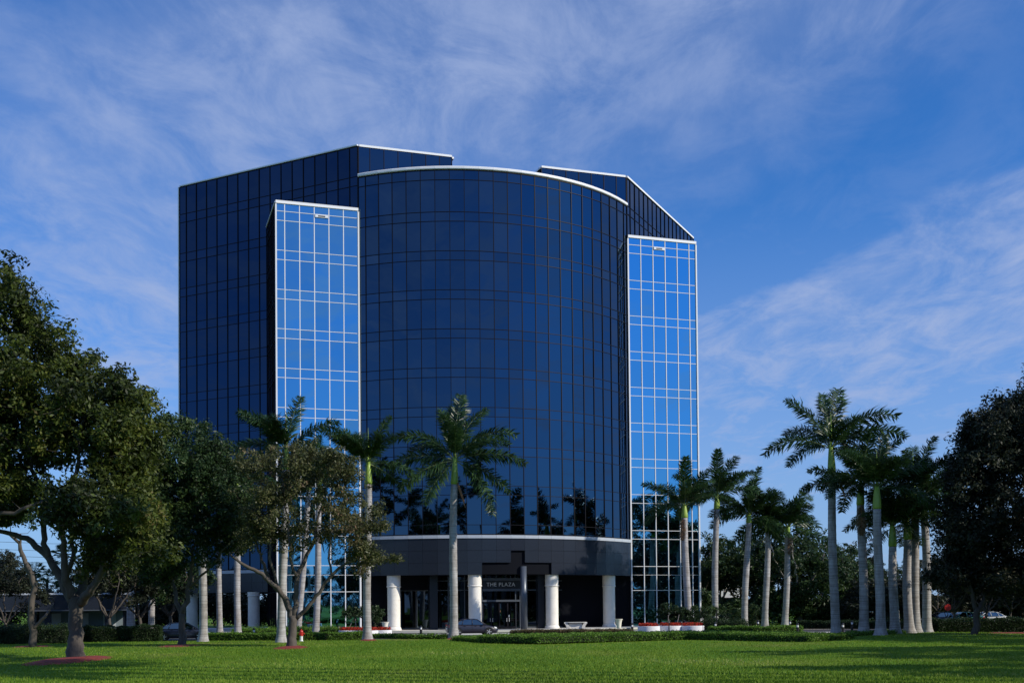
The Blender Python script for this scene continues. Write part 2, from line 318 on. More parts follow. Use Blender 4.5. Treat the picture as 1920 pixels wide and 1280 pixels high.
# ------------------------------------------------------------------ ground
def bump_z(x, y):                   # gentle swells of the lawn
    return ZL + 0.10*math.sin(x*0.11+1.0)*math.sin(y*0.07) + 0.22*math.exp(-((x-29)/9)**2-((y-80)/14)**2)
m = MB(); m.bx(-1800, 1800, -800, 3500, ZR-0.3, ZR-0.02); m.build('ground', M['grass'])['kind'] = 'structure'
def lawn():
    nx, ny = 80, 60; x0, x1, y0, y1 = -110, 110, -30, 92
    vs = []; fs = []
    for j in range(ny+1):
        for i in range(nx+1):
            x = x0+(x1-x0)*i/nx; y = y0+(y1-y0)*j/ny
            e = min(1, (y1-y)/3)    # falls to the road at its far edge
            vs.append((x, y, ZR-0.05+(bump_z(x, y)-ZR+0.05)*e))
    for j in range(ny):
        for i in range(nx): a = j*(nx+1)+i; fs.append((a, a+1, a+nx+2, a+nx+1))
    m = MB(); m.add(vs, fs); o = m.build('lawn', M['grass'], smooth=True); o['kind'] = 'structure'
lawn()
def grass_blades():
    n = 170000
    d = 33 + 54*RNG.random(n)**1.9; px = RNG.random(n)*2000-40
    x = (px-960)/F*d; z = np.array([bump_z(a, b) for a, b in zip(x, d)])
    h = 0.035+0.085*RNG.random(n)**2.2; w = 0.010+0.012*RNG.random(n); a = RNG.random(n)*6.283; lean = (RNG.random((n, 2))-0.5)*0.09
    b0 = np.stack([x, d, z], 1); ax = np.stack([np.cos(a)*w, np.sin(a)*w, 0*a], 1)
    tip = b0 + np.stack([lean[:, 0], lean[:, 1], h], 1)
    v = np.stack([b0-ax, b0+ax, tip], 1).reshape(-1, 3); q = np.arange(3*n).reshape(-1, 3)
    o = link('grass', np_mesh('grass', v, q, M['blade'])); tag(o, 'sunlit unmown grass blades over the near edge of the lawn', 'grass', kind='stuff')
grass_blades()

# ------------------------------------------------------------------ building frame: u along the fronts, v to the back
TH, AL = 0.3153, 0.7936
U = Vector((math.cos(TH), math.sin(TH), 0)); V = Vector((-math.sin(TH), math.cos(TH), 0)); Z = Vector((0, 0, 1))
PL = Vector((-15.629, 119.23, 0)); W, SAG, PAN = 30.358, 5.799, 1.5
RA = (W*W/4+SAG*SAG)/(2*SAG); CC = PL + U*(W/2) + V*(RA-SAG)
HALF = RA*math.asin(W/2/RA)
HW, HC, HT, H1, HB = 48.12, 45.03, 41.40, 43.63, 7.28
EL, ET = 1.056, 0.51
def uv(u, v, z=0): return PL + U*u + V*v + Z*z
def arc(t, off=0.0, z=0.0):        # t: length along the glass from the middle; off: outwards
    a = t/RA; r = RA+off
    return CC + U*(r*math.sin(a)) - V*(r*math.cos(a)) + Z*z
GZ = -2.33                          # paving under the building
bld = empty('office_building', uv(W/2, 0, GZ)); INV = Matrix.Translation(-uv(W/2, 0, GZ))
tag(bld, 'ten-storey dark blue mirror glass office block with a curved bay and two bright corner towers', 'office building')
def bpart(m, name, mats, parent=None, **kw):
    o = m.build(name, mats, parent or bld, **kw)
    if parent is None: o.matrix_parent_inverse = Matrix.Translation(-bld.location)
    return o
PANES = []       # (kind, p_left, p_right, z0, z1, normal, glass, parent)
def grid(frame_name, pts, rows, fm, gl, nrm=None, mw=0.032, proud=0.06, tr=0.024, top_open=False):
    """a curtain wall: pts = plan points of the mullions from left to right, rows = [(z0,z1,kind)]"""
    m = MB(); zlo = min(r[0] for r in rows); zhi = max(r[1] for r in rows)
    zs = sorted({r[0] for r in rows} | {r[1] for r in rows})
    for i, p in enumerate(pts):
        a = pts[max(0, i-1)]; b = pts[min(len(pts)-1, i+1)]; t = (b-a).normalized(); n = Vector((t.y, -t.x, 0))
        m.box(p + n*(proud/2-0.02) + Z*((zlo+zhi)/2), (mw, proud/2+0.03, (zhi-zlo)/2), (t, n, Z))
    for a, b in zip(pts[:-1], pts[1:]):
        t = (b-a).normalized(); n = Vector((t.y, -t.x, 0)); ln = (b-a).length
        for z in zs: m.box((a+b)/2 + n*(proud/2-0.028) + Z*z, (ln/2-mw*0.9, proud/2+0.02, tr), (t, n, Z))
    fo = bpart(m, frame_name, fm)
    for a, b in zip(pts[:-1], pts[1:]):
        for z0, z1, k in rows: PANES.append((k, a, b, z0, z1, gl, fo))
    return fo
def spandrels(ztop, zbot, tall='window_pane', sp='spandrel_pane'):
    """floor rhythm shared by every front: spandrel 40.33-39.37, then every 4.0 m down"""
    rows = []; z = ztop
    for k in range(10):
        a, b = 40.33-4.0*k, 39.37-4.0*k
        if b < zbot-0.5: break
        if a < ztop:
            rows.append((a, z, tall)); rows.append((b, a, sp)); z = b
    if z-zbot > 0.3: rows.append((zbot, z, tall))
    return rows
# curved bay
tcol = [-HALF+0.03] + [(-10.5+k)*PAN for k in range(22)] + [HALF-0.03]
arc_pts = [arc(t) for t in tcol]
grid('curved_bay_frame', arc_pts, [(H1, HC-0.42, 'spandrel_pane')] + spandrels(H1, HB+0.06), M['frame_dark'], 'glass_dark')
# wings
dL = -U*math.cos(AL)+V*math.sin(AL); dR = U*math.cos(AL)+V*math.sin(AL); TE = 2*EL+15*PAN
tl = [0.04]+[EL+PAN*k for k in range(16)]+[TE-0.04]
SOF = 4.1
wrows = [(44.8, HW-0.2, 'window_pane'), (43.85, 44.8, 'spandrel_pane')] + spandrels(43.85, SOF+0.2)
L_pts = [PL + dL*t for t in reversed(tl)]; R_pts = [uv(W, 0) + dR*t for t in tl]
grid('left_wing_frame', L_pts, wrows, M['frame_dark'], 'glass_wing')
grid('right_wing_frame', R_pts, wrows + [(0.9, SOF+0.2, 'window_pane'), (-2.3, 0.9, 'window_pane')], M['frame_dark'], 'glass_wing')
# set-back fronts above the bay
AU = 10.1
ua = [0.06] + [0.30+0.95+PAN*k for k in range(6)] + [AU]
grid('left_parapet_frame', [uv(x, 0.0) for x in ua], [(44.8, HW-0.2, 'window_pane')], M['frame_dark'], 'glass_dark')
grid('right_parapet_frame', [uv(W-x, 0.0) for x in reversed(ua)], [(44.8, HW-0.2, 'window_pane')], M['frame_dark'], 'glass_dark')
# towers
WT = 5*PAN+ET+0.35
trow = [(40.33, HT-0.28, 'spandrel_pane'), (39.37, 40.33, 'spandrel_pane')] + spandrels(39.37, 3.37)
trow += [(1.66, 3.37, 'window_pane'), (GZ+0.05, 1.66, 'window_pane')]
tu = [0, PAN, 2*PAN, 3*PAN, 4*PAN, 5*PAN, WT]
TV = -0.10                          # the towers stand just proud of the bay line
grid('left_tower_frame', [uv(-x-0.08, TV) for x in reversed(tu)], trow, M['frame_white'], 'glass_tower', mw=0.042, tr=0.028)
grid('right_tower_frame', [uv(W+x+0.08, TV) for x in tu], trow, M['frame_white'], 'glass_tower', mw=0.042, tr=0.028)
VD = WT*math.tan(AL)
srow = trow
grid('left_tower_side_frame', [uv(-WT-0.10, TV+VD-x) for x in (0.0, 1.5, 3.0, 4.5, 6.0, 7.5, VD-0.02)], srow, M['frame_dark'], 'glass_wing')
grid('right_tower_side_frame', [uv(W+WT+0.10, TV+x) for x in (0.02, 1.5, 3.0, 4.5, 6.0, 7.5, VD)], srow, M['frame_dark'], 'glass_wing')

# panes: the 300 largest of each kind are objects, the rest one joined part
def project(p):
    p = Vector(p); y = p.dot(fwd); return 960+F*p.dot(right)/y, CY-F*p.dot(up)/y
def place_panes():
    scored = []
    for i, (k, a, b, z0, z1, gl, fo) in enumerate(PANES):
        x0, y0 = project(a+Z*z0); x1, y1 = project(b+Z*z1); xa, _ = project(b+Z*z0); xb, yb = project(a+Z*z1)
        area = abs(xa-x0)*abs(y1-y0); n = Vector(((b-a).y, -(b-a).x, 0)); vis = n.dot(a) < 0
        scored.append((area if vis else 0, i))
    scored.sort(reverse=True); chosen = {'window_pane': set(), 'spandrel_pane': set()}
    for ar, i in scored:
        k = PANES[i][0]
        if len(chosen[k]) < 300 and ar > 0: chosen[k].add(i)
    cache = {}; rest = {}
    for i, (k, a, b, z0, z1, gl, fo) in enumerate(PANES):
        ln = (b-a).length; t = (b-a).normalized(); n = Vector((t.y, -t.x, 0)); w = round(ln-0.02, 2); h = round(z1-z0-0.02, 2)
        rz = math.atan2(t.y, t.x); c = (a+b)/2 + Z*((z0+z1)/2) - n*0.02
        rot = Euler((random.gauss(0, 0.0028), 0, rz+random.gauss(0, 0.0042)))
        if i in chosen[k]:
            key = (w, h, gl)
            if key not in cache:
                mm = MB(); mm.box((0, 0, 0), (w/2, 0.015, h/2)); cache[key] = mm.mesh(k, M[gl])
            o = bpy.data.objects.new(k, cache[key]); COL.objects.link(o); o.parent = fo
            o.matrix_parent_inverse = Matrix.Identity(4); o.location = c; o.rotation_euler = rot
        else:
            mm = rest.setdefault((k, gl), MB()); r3 = rot.to_matrix()
            mm.box(c, (w/2, 0.015, h/2), (r3 @ Vector((1, 0, 0)), r3 @ Vector((0, 1, 0)), r3 @ Vector((0, 0, 1))))
    for k in ('window_pane', 'spandrel_pane'):
        mm = MB(); mats = []
        for (kk, gl), s in rest.items():
            if kk != k: continue
            mats.append(M[gl]); mm.mi = len(mats)-1; mm.add(s.v, s.f)
        if mats: o = bpart(mm, 'far_'+k+'s', mats); o['kind'] = 'stuff'
place_panes()

# cores behind the glass
def poly(pts): return [(p.x, p.y) for p in pts]
m = MB(); i_ = 0.12
LE = PL + dL*(TE-0.12); LE_in = LE + (U*math.sin(AL)+V*math.cos(AL))*i_
perp = U*math.sin(AL)+V*math.cos(AL); perpR = -U*math.sin(AL)+V*math.cos(AL)
RE = uv(W, 0)+dR*(TE-0.12)
Lp = [uv(0.05, 0)+perp*0, ]
m.prism(poly([uv(0.02, 0.17), uv(AU-0.1, 0.15), uv(AU-0.1, 26), LE+perp*12, LE_in]), SOF-2.3, HW-0.12)
m.prism(poly([uv(W-AU+0.1, 0.15), uv(W-0.02, 0.17), RE+perpR*i_, RE+perpR*12, uv(W-AU+0.1, 26)]), GZ, HW-0.12)
m.prism(poly([arc(t, -0.12) for t in np.linspace(-HALF+0.1, HALF-0.1, 40)] + [uv(W-0.3, 0.3), uv(0.3, 0.3)]), 3.3, HC-0.32)
m.prism(poly([uv(AU, 0.4), uv(W-AU, 0.4), uv(W-AU, 24), uv(AU, 24)]), 3.3, HC-0.6)
m.prism(poly([uv(-WT+0.05, TV+0.13), uv(-0.1, TV+0.13), uv(-0.15, 0.2), uv(-WT+0.05, TV+VD-0.3)]), GZ, HT-0.18)
m.prism(poly([uv(W+0.1, TV+0.13), uv(W+WT-0.05, TV+0.13), uv(W+WT-0.05, TV+VD-0.3), uv(W+0.15, 0.2)]), GZ, HT-0.18)
bpart(m, 'inner_walls', M['core'])
# copings
def coping(name, pts, z, h=0.22, w=0.22, out=0.10):
    m = MB()
    for a, b in zip(pts[:-1], pts[1:]):
        t = (b-a).normalized(); n = Vector((t.y, -t.x, 0))
        m.box((a+b)/2 + n*(out-w) + Z*(z-h/2), ((b-a).length/2+0.01, w, h/2), (t, n, Z))
    return bpart(m, name, M['coping'])
coping('roof_coping', [LE, uv(-0.05, 0)], HW, h=0.13); coping('roof_coping', [uv(0.15, 0), uv(AU, 0)], HW+0.002)
coping('roof_coping', [uv(W-AU, 0), uv(W-0.15, 0)], HW+0.002); coping('roof_coping', [uv(W+0.05, 0), RE], HW, h=0.2)
coping('roof_coping', [uv(AU, 14), uv(AU, 0.35)], HW-0.004, h=0.2)
coping('roof_coping', [uv(W-AU, 14), uv(W-AU, 0.35)], HW-0.004, h=0.2)
coping('roof_coping', [uv(AU, 20), uv(AU-0.1, 20.1)], HW-0.1)
# rounded white rim of the bay, in the segments its joints show
for k in range(0, len(tcol)-1):
    t0, t1 = tcol[k], tcol[k+1]; m = MB(); prof = [(-0.5, -0.32), (0.10, -0.32), (0.16, -0.25), (0.16, -0.07), (0.10, 0), (-0.5, 0)]
    vs_ = [arc(t, o, HC+z) for t in (t0+0.004, t1-0.004) for o, z in prof]; n = len(prof)
    m.add(vs_, [(j, (j+1) % n, (j+1) % n+n, j+n) for j in range(n)] + [tuple(range(n-1, -1, -1)), tuple(range(n, 2*n))])
    bpart(m, 'rim_segment', M['coping'])
coping('tower_coping', [uv(-WT-0.12, TV), uv(-0.04, TV)], HT, h=0.30, out=0.14)
coping('tower_coping', [uv(W+0.04, TV), uv(W+WT+0.12, TV)], HT, h=0.30, out=0.14)
coping('tower_coping', [uv(-WT-0.1, TV+VD), uv(-WT-0.1, TV+0.32)], HT-0.005, h=0.12)
m = MB()                            # pale corner posts of the towers, white edge at the left end of the wing
for x in (-WT-0.10, -0.02, W+0.02, W+WT+0.10): m = MB(); m.box(uv(x, TV-0.05, (HT+GZ)/2-0.2), (0.08, 0.08, (HT-GZ)/2-0.2), (U, V, Z)); bpart(m, 'corner_post', M['frame_white'])
m = MB(); m.box(LE + dL*0.16 + Z*((HW+SOF)/2), (0.07, 0.09, (HW-SOF)/2-0.15), (dL, perp, Z))
bpart(m, 'corner_post', M['frame_white'])
# small window cleaning hatches near the tower tops
for c in (uv(-3*PAN+0.67, TV-0.10, 39.85+0.33), uv(W+2.5*PAN+0.08, TV-0.10, 39.85+0.33)):
    m = MB(); m.box(c, (0.66, 0.05, 0.16), (U, V, Z)); f = bpart(m, 'vent_hatch', M['frame_white'])
    m = MB(); m.box(c - V*0.056 - Z*0.03, (0.36, 0.01, 0.06), (U, V, Z)); o = m.build('vent_slot', M['black'], f)

# granite podium of the bay: three courses, the middle stepped open
ROWZ = [3.25, 4.48, 5.71, 6.95]; CUT = {(0, k) for k in range(9, 14)} | {(1, 11)}
for r_ in range(3):
    for k in range(len(tcol)-1):
        if (r_, k) in CUT: continue
        a, b = arc(tcol[k], 0.05), arc(tcol[k+1], 0.05); t = (b-a).normalized(); n = Vector((t.y, -t.x, 0)); m = MB()
        m.box((a+b)/2 + Z*((ROWZ[r_]+ROWZ[r_+1])/2), ((b-a).length/2-0.006, 0.06+random.random()*0.004, 0.607), (t, n, Z))
        bpart(m, 'granite_panel', M['granite'])
m = MB(); mb = MB()
for k in range(len(tcol)-1):
    a, b = arc(tcol[k], 0.04), arc(tcol[k+1], 0.04); t = (b-a).normalized(); n = Vector((t.y, -t.x, 0))
    m.box((a+b)/2 + Z*(HB-0.16), ((b-a).length/2-0.004, 0.16, 0.165), (t, n, Z))
    for r_ in range(3):
        if (r_, k) in CUT: continue
        mb.box((a+b)/2 - n*0.1 + Z*((ROWZ[r_]+ROWZ[r_+1])/2), ((b-a).length/2, 0.05, 0.61), (t, n, Z))
bpart(m, 'podium_trim', M['trim']); bpart(mb, 'podium_backing', M['core'])
# left wing fascia with trim
m = MB(); a, b = PL + dL*(WT/math.cos(AL)*1.0), LE + dL*0.2
def along(m, a, b, z0, z1, half=0.08, off=0.0):
    t = (b-a).normalized(); n = Vector((-t.y, t.x, 0)) if False else Vector((t.y, -t.x, 0))
    m.box((a+b)/2 + n*off + Z*((z0+z1)/2), ((b-a).length/2, half, (z1-z0)/2), (t, n, Z))
along(m, b, a, SOF-0.22, SOF+0.12, 0.2); bpart(m, 'podium_trim', M['trim'])
lnn = (b-a).length; k = 0
while k*1.5 < lnn-0.2:
    p, q = b+(a-b).normalized()*(k*1.5+0.01), b+(a-b).normalized()*(min(lnn, k*1.5+1.49))
    for z0, z1 in ((1.8, 2.83), (2.85, 3.87)):
        m = MB(); along(m, p, q, z0, z1, 0.06, 0.06); bpart(m, 'granite_panel', M['granite'])
    k += 1
# round columns
def column(name_parent, p, z0, z1, r=0.66, cap=1.25, joints=(1.55, 3.05)):
    m = MB(); h = z1-z0
    m.lathe([(r*1.18, 0), (r*1.18, 0.14), (r*1.10, 0.22), (r*1.03, 0.30), (r, 0.40)], 32, p+Z*z0)
    o = bpart(m, 'column', M['stone'], smooth=False)
    zc = [0.40]+list(joints)+[h-cap]
    for a, b in zip(zc[:-1], zc[1:]):
        m = MB(); m.lathe([(r-0.025, a), (r, a+0.025), (r, b-0.025), (r-0.025, b)], 32, p+Z*z0); d = m.build('column_drum', M['stone'], o, smooth=False)
    m = MB(); m.lathe([(r, h-cap), (r*1.12, h-cap+0.04), (r*1.12, h-cap+0.14), (r*1.03, h-cap+0.2), (r*1.03, h-cap+0.26), (r*1.06, h-cap+0.27), (r*1.06, h)], 32, p+Z*z0)
    m.build('column_capital', M['stone'], o)
def t_for_px(px, off):
    lo, hi = -HALF, HALF
    for _ in range(50):
        mid = (lo+hi)/2
        if project(arc(mid, off, 0))[0] < px: lo = mid
        else: hi = mid
    return (lo+hi)/2
for px in (738.5, 890.5, 1035, 1142): column(bld, arc(t_for_px(px, -0.78), -0.78), GZ, 3.28)
for px in (360, 476):
    d = 131-(px-337)*0.053; p = at(px, 1140, d+1.2); p.z = 0; column(bld, p, GZ, 1.8, r=0.62, cap=0.5, joints=(2.1,))
# soffits
m = MB(); ring = [arc(t, -0.02) for t in np.linspace(-HALF+0.1, HALF-0.1, 30)]
m.prism(poly(ring + [uv(W-0.3, 2), uv(0.3, 2)]), 6.95, 7.1)
bpart(m, 'soffit', M['soffit'])
# lobby glass wall set back under the bay
OFF = -4.6
m = MB(); lob = [arc(t, OFF) for t in np.linspace(-HALF*0.84, HALF*0.84, 14)]
lrow = [(GZ+0.05, 1.75, 'lobby'), (1.75, 2.75, 'lobby'), (2.75, 6.9, 'lobby')]
for i, p in enumerate(lob):
    a = lob[max(0, i-1)]; b = lob[min(len(lob)-1, i+1)]; t = (b-a).normalized(); n = Vector((t.y, -t.x, 0))
    m.box(p + n*0.02 + Z*((GZ+6.9)/2), (0.05, 0.08, (6.9-GZ)/2), (t, n, Z))
for a, b in zip(lob[:-1], lob[1:]):
    t = (b-a).normalized(); n = Vector((t.y, -t.x, 0))
    for z in (GZ+0.1, 1.75, 2.75, 4.8): m.box((a+b)/2 + n*0.012 + Z*z, ((b-a).length/2-0.04, 0.07, 0.05), (t, n, Z))
lf = bpart(m, 'lobby_frame', M['frame_grey'])
for a, b in zip(lob[:-1], lob[1:]):
    t = (b-a).normalized(); n = Vector((t.y, -t.x, 0))
    for z0, z1, _ in lrow:
        m = MB(); m.box((a+b)/2 - n*0.03 + Z*((z0+z1)/2), ((b-a).length/2-0.03, 0.012, (z1-z0)/2-0.02), (t, n, Z)); m.build('lobby_pane', M['glass_lobby'], lf)
m = MB(); m.prism(poly([arc(t, OFF-0.15) for t in np.linspace(-HALF*0.84, HALF*0.84, 20)] + [uv(W-2, 6), uv(2, 6)]), GZ, 6.94)
m.box(uv(1.6, 2.6, 2), (1.4, 2.3, 4.3), (U, V, Z)); m.box(uv(W-1.6, 2.6, 2), (1.4, 2.3, 4.3), (U, V, Z))
bpart(m, 'lobby_walls', M['core'])
# inner piers
for px, w, dd in ((812, 0.42, 120.5), (1013, 0.35, 121.5), (700, 0.5, 121)):
    m = MB(); p = at(px, 1140, dd); m.box(Vector((p.x, p.y, (3.2+GZ)/2+1.6)), (w, 0.35, (3.2-GZ)/2+1.6), (U, V, Z)); bpart(m, 'pier', M['granite'])
# entrance portal
PO = at(904, 1140, 119.9); PO.z = 0; S = 119.9/F
def pz(py): return (1136.6-py)*S
def pbox(m, x0, x1, y0, y1, d0, d1):
    m.box(PO + U*((x0+x1)/2-904)*S/math.cos(TH)*0.99 + V*((d0+d1)/2) + Z*((pz(y0)+pz(y1))/2), ((x1-x0)/2*S/math.cos(TH)*0.99, (d1-d0)/2, abs(pz(y0)-pz(y1))/2), (U, V, Z))
ent = MB()
for x in (904, 911.5, 930.5, 949.5, 967): pbox(ent, x-0.7, x+0.7, 1050, 1083, -0.05, 0.05)
pbox(ent, 903, 976, 1083, 1087.5, -0.25, 0.1); pbox(ent, 903, 976, 1103.5, 1107.5, -0.25, 0.1); pbox(ent, 903, 976, 1124, 1127.5, -0.25, 0.1)
for x in (904, 967.5, 976): pbox(ent, x-0.8, x+0.8, 1107.5, 1178, -0.04, 0.08)
eo = bpart(ent, 'entrance_portal', M['frame_grey'])
m = MB(); pbox(m, 904, 975.5, 1087.8, 1103.2, -0.2, 0.05); so = m.build('sign_board', M['black'], eo)
m = MB(); pbox(m, 904, 976, 1107.6, 1178, 0.09, 0.14); pbox(m, 904, 976, 1050, 1083, 0.06, 0.1); m.build('entrance_glass', M['glass_lobby'], eo)
for k, x in enumerate((905, 920.7, 936.4, 952.1)):
    m = MB(); pbox(m, x, x+1.2, 1128.5, 1178, -0.06, 0.02); pbox(m, x+14.3, x+15.5, 1128.5, 1178, -0.06, 0.02); pbox(m, x+1.3, x+14.2, 1128.5, 1130, -0.06, 0.02); pbox(m, x+1.3, x+14.2, 1174.5, 1178, -0.06, 0.02); pbox(m, x+1.3, x+14.2, 1159, 1159.7, -0.06, 0.02)
    do = m.build('door', M['frame_dark'], eo)
    m = MB(); hx = x+13 if k % 2 == 0 else x+1.9; pbox(m, hx, hx+0.6, 1158, 1165, -0.16, -0.12); m.build('door_handle', M['frame_white'], do)
for x, y, w, h, mt in ((938, 1145.5, 2.2, 3.5, 'sheath'), (938, 1152.5, 2.2, 3.5, 'car_teal'), (954, 1154.5, 4.2, 4.6, 'trim')):
    m = MB(); pbox(m, x-w/2, x+w/2, y-h/2, y+h/2, 0.055, 0.075); m.build('door_notice', M[mt], eo)
cu = bpy.data.curves.new('sign_lettering', 'FONT'); cu.body = 'THE PLAZA'; cu.size = 0.56; cu.extrude = 0.015; cu.align_x = 'CENTER'; cu.align_y = 'CENTER'; cu.space_character = 1.12
tmp = bpy.data.objects.new('tmp', cu); COL.objects.link(tmp)
dg = bpy.context.evaluated_depsgraph_get(); me = bpy.data.meshes.new_from_object(tmp.evaluated_get(dg)); bpy.data.objects.remove(tmp)
me.materials.clear(); me.materials.append(M['sign_text'])
to = bpy.data.objects.new('sign_lettering', me); COL.objects.link(to); to.parent = so
to.rotation_euler = (R(90), 0, TH); to.location = PO + U*((938.5-904)*S/math.cos(TH)*0.99) - V*0.23 + Z*pz(1095.5)
# round steel column beside the doors
m = MB(); p = at(982, 1140, 118.6); m.lathe([(0.33, GZ), (0.33, 4.1)], 24, (p.x, p.y, 0)); bpart(m, 'steel_column', M['frame_grey'], smooth=True)

# ------------------------------------------------------------------ paving round the building
m = MB(); m.prism(poly([uv(-14, 30), uv(-14, 2), uv(-9, -3.4)] + [arc(t, 3.6) for t in np.linspace(-HALF*1.02, HALF*1.02, 30)] + [uv(W+9, -3.4), uv(W+14, 4), uv(W+14, 30)]), ZR-0.2, GZ)
m.build('pavement', M['concrete'])['kind'] = 'structure'
m = MB(); m.prism([(-140, 92), (140, 92), (160, 104), (160, 113), (-160, 113), (-160, 104)], ZR-0.1, ZR)
m.build('road', M['asphalt'])['kind'] = 'structure'
m = MB(); m.prism([(-9.5, 101.4), (10.5, 101.4), (9.5, 109.5), (-9.5, 109.5)], ZR-0.05, ZR+0.004)
m.build('driveway', M['concrete'])['kind'] = 'structure'
m = MB(); m.prism([(22, 92), (31, 88), (60, 98), (60, 104), (22, 100)], ZR-0.05, ZR+0.06); m.build('path', M['concrete'])['kind'] = 'structure'
m = MB(); m.bx(-60, -9, 113, 113.2, ZR-0.1, ZR+0.13); m.bx(9, 70, 113, 113.2, ZR-0.1, ZR+0.13); m.build('kerb', M['concrete'])['kind'] = 'structure'

# ------------------------------------------------------------------ royal palms
def frond_mesh(Lf, bend, seed, n=105):
    rg = random.Random(seed); vs = []; fs = []
    seg = 14; pts = []; tang = []; p = Vector((0, 0, 0)); side = rg.uniform(-0.25, 0.25)
    for i in range(seg+1):
        s = i/seg; a = -bend*(s**1.4); t = Vector((math.cos(a), side*s*0.5, math.sin(a))).normalized()
        pts.append(p.copy()); tang.append(t); p = p + t*(Lf/seg)
    mb = MB(); mb.mi = 1; mb.tube(pts, [0.045*(1-0.85*i/seg) for i in range(seg+1)], 4, False); mb.mi = 0
    def samp(s):
        x = s*seg; i = min(int(x), seg-1); f = x-i; return pts[i].lerp(pts[i+1], f), tang[i].lerp(tang[i+1], f).normalized()
    for i in range(n):
        s = 0.10+0.90*(i+rg.random()*0.5)/n; q, t = samp(min(s, 1)); b = t.cross(Vector((0, 0, 1))).normalized(); nn = b.cross(t).normalized()
        ln = 0.95*(math.sin(math.pi*min(1, 0.16+0.80*s))**0.55)*(0.85+0.3*rg.random())
        for sg in (-1, 1):
            sp_ = R(rg.choice([-38, -12, 18, 42])+rg.uniform(-12, 12)); fw = R(48-26*s+rg.uniform(-9, 9))
            d = (b*sg*math.cos(sp_)*math.cos(fw) + nn*math.sin(sp_)*math.cos(fw) + t*math.sin(fw)).normalized()
            d2 = (d - Vector((0, 0, 1))*rg.uniform(0.35, 0.8)).normalized()
            w = 0.038+0.014*rg.random(); wv = t*w
            mpt = q+d*ln*0.55; tip = mpt+d2*ln*0.5
            mb.add([q-wv*0.6, q+wv*0.6, mpt+wv, mpt-wv, tip], [(0, 1, 2, 3), (3, 2, 4)])
    return mb.mesh('frond', [M['frond'], M['rachis']])
FR = {}
for b_ in (35, 65, 95, 130):
    for s_ in (0, 1): FR[(b_, s_)] = frond_mesh(4.35, R(b_*0.78), b_+s_)
_f = M['frond']; M['frond'] = mat('dead_frond', (0.16, 0.10, 0.055), 0.9, var=0.4); DEAD = frond_mesh(3.4, R(25), 99, 60); M['frond'] = _f
DEAD.materials[1] = M['sheath']
PALM_GROUP = 'royal palms round the glass building'
def palm(label, bx, by, tx, ty, d=None, shaft=2.0, r=0.27, fr=None, fscale=1.0, seed=0, top_spear=True, dead=False, z=ZL, grp=PALM_GROUP):
    """base pixel, pixel of the point where the fronds start; d distance or from the lawn level"""
    rg = random.Random(seed*7+11)
    base = gr(bx, by, z) if d is None else at(bx, by, d)
    if d is not None: base.z = z
    top = at(tx, ty, base.y); H = top.z-base.z; dx = top.x-base.x
    root = empty('royal_palm', base); tag(root, label, 'palm tree', grp)
    n = 44; pts = []; rad = []; tr_h = H-shaft
    for i in range(n+1):
        s = i/n; zz = -0.15+(tr_h+0.15)*s
        x = dx*((s*tr_h/H)**1.1)+0.06*math.sin(s*5+seed); y = 0.06*math.sin(s*4+seed*2)
        flare = 0.55*math.exp(-zz/0.35)+0.18*math.exp(-zz/1.3)
        rr = r*(1+flare)*(1.06-0.10*abs(s-0.42)-0.22*max(0, s-0.55)) + 0.006*math.sin(i*2.7+seed)
        pts.append((x, y, zz)); rad.append(rr)
    m = MB(); m.tube(pts, rad, 16); m.build('trunk', M['palm_bark'], root, smooth=True)
    tx0, ty0, tz0 = pts[-1]; rt = rad[-1]
    m = MB(); sh = [(0.0, rt*1.02), (0.08, rt*1.12), (0.3, rt*1.06), (0.7, rt*0.80), (1.0, rt*0.55)]
    m.tube([(tx0+(dx-tx0)*s, ty0*(1-s), tz0+shaft*s) for s, _ in sh], [q for _, q in sh], 16); m.build('crownshaft', M['crownshaft'], root, smooth=True)
    cz = H-0.15
    if fr is None:
        fr = []; nf = 13; a0 = rg.random()*360
        for k in range(nf):
            el = [80, 56, 40, 24, 10, -6, 32, 16, -14, 48, 4, 66, 28, 20, -2][k]+rg.uniform(-8, 8)
            fr.append((a0+k*137.5+rg.uniform(-12, 12), el, [35, 65, 65, 95, 95, 65, 95, 65, 35, 65, 95, 65, 95, 35, 95][k], 1.0))
    for k, (az, el, bend, ls) in enumerate(fr):
        if 222 < az % 360 < 318 and el < 40: el, bend = 42, 65
        o = link('frond', FR[(bend, k % 2)], root)
        o.location = (dx+0.08*math.cos(R(az)), 0.08*math.sin(R(az)), cz+0.1*math.sin(R(el))-0.1)
        o.rotation_euler = (rg.uniform(-0.3, 0.3), -R(el), R(az)); s = fscale*ls*rg.uniform(0.93, 1.06); o.scale = (s, s, s)
    if seed % 4 == 0:
        o = link('dead_frond', DEAD, root); a_ = rg.uniform(200, 340)
        o.location = (tx0+(dx-tx0)*0.1+0.22*math.cos(R(a_)), 0.22*math.sin(R(a_)), tz0+0.2); o.rotation_euler = (0, R(78), R(a_)); o.scale = (0.7, 0.6, 0.6)
    if top_spear:
        m = MB(); m.tube([(dx, 0, H-0.2), (dx+0.03, 0, H+1.1), (dx+0.02, 0, H+2.4)], [0.07, 0.045, 0.008], 6); m.build('spear_leaf', M['crownshaft'], root)
    if dead:
        m = MB(); zz = tz0+0.1
        m.tube([(tx0+rt, -rt*0.7, zz), (tx0+rt*1.6, -rt, zz-0.5), (tx0+rt*2.6, -rt, zz-1.3), (tx0+rt*3.2, -rt, zz-1.9)], [0.05, 0.10, 0.07, 0.02], 6); m.build('dry_sheath', M['sheath'], root)
    return root
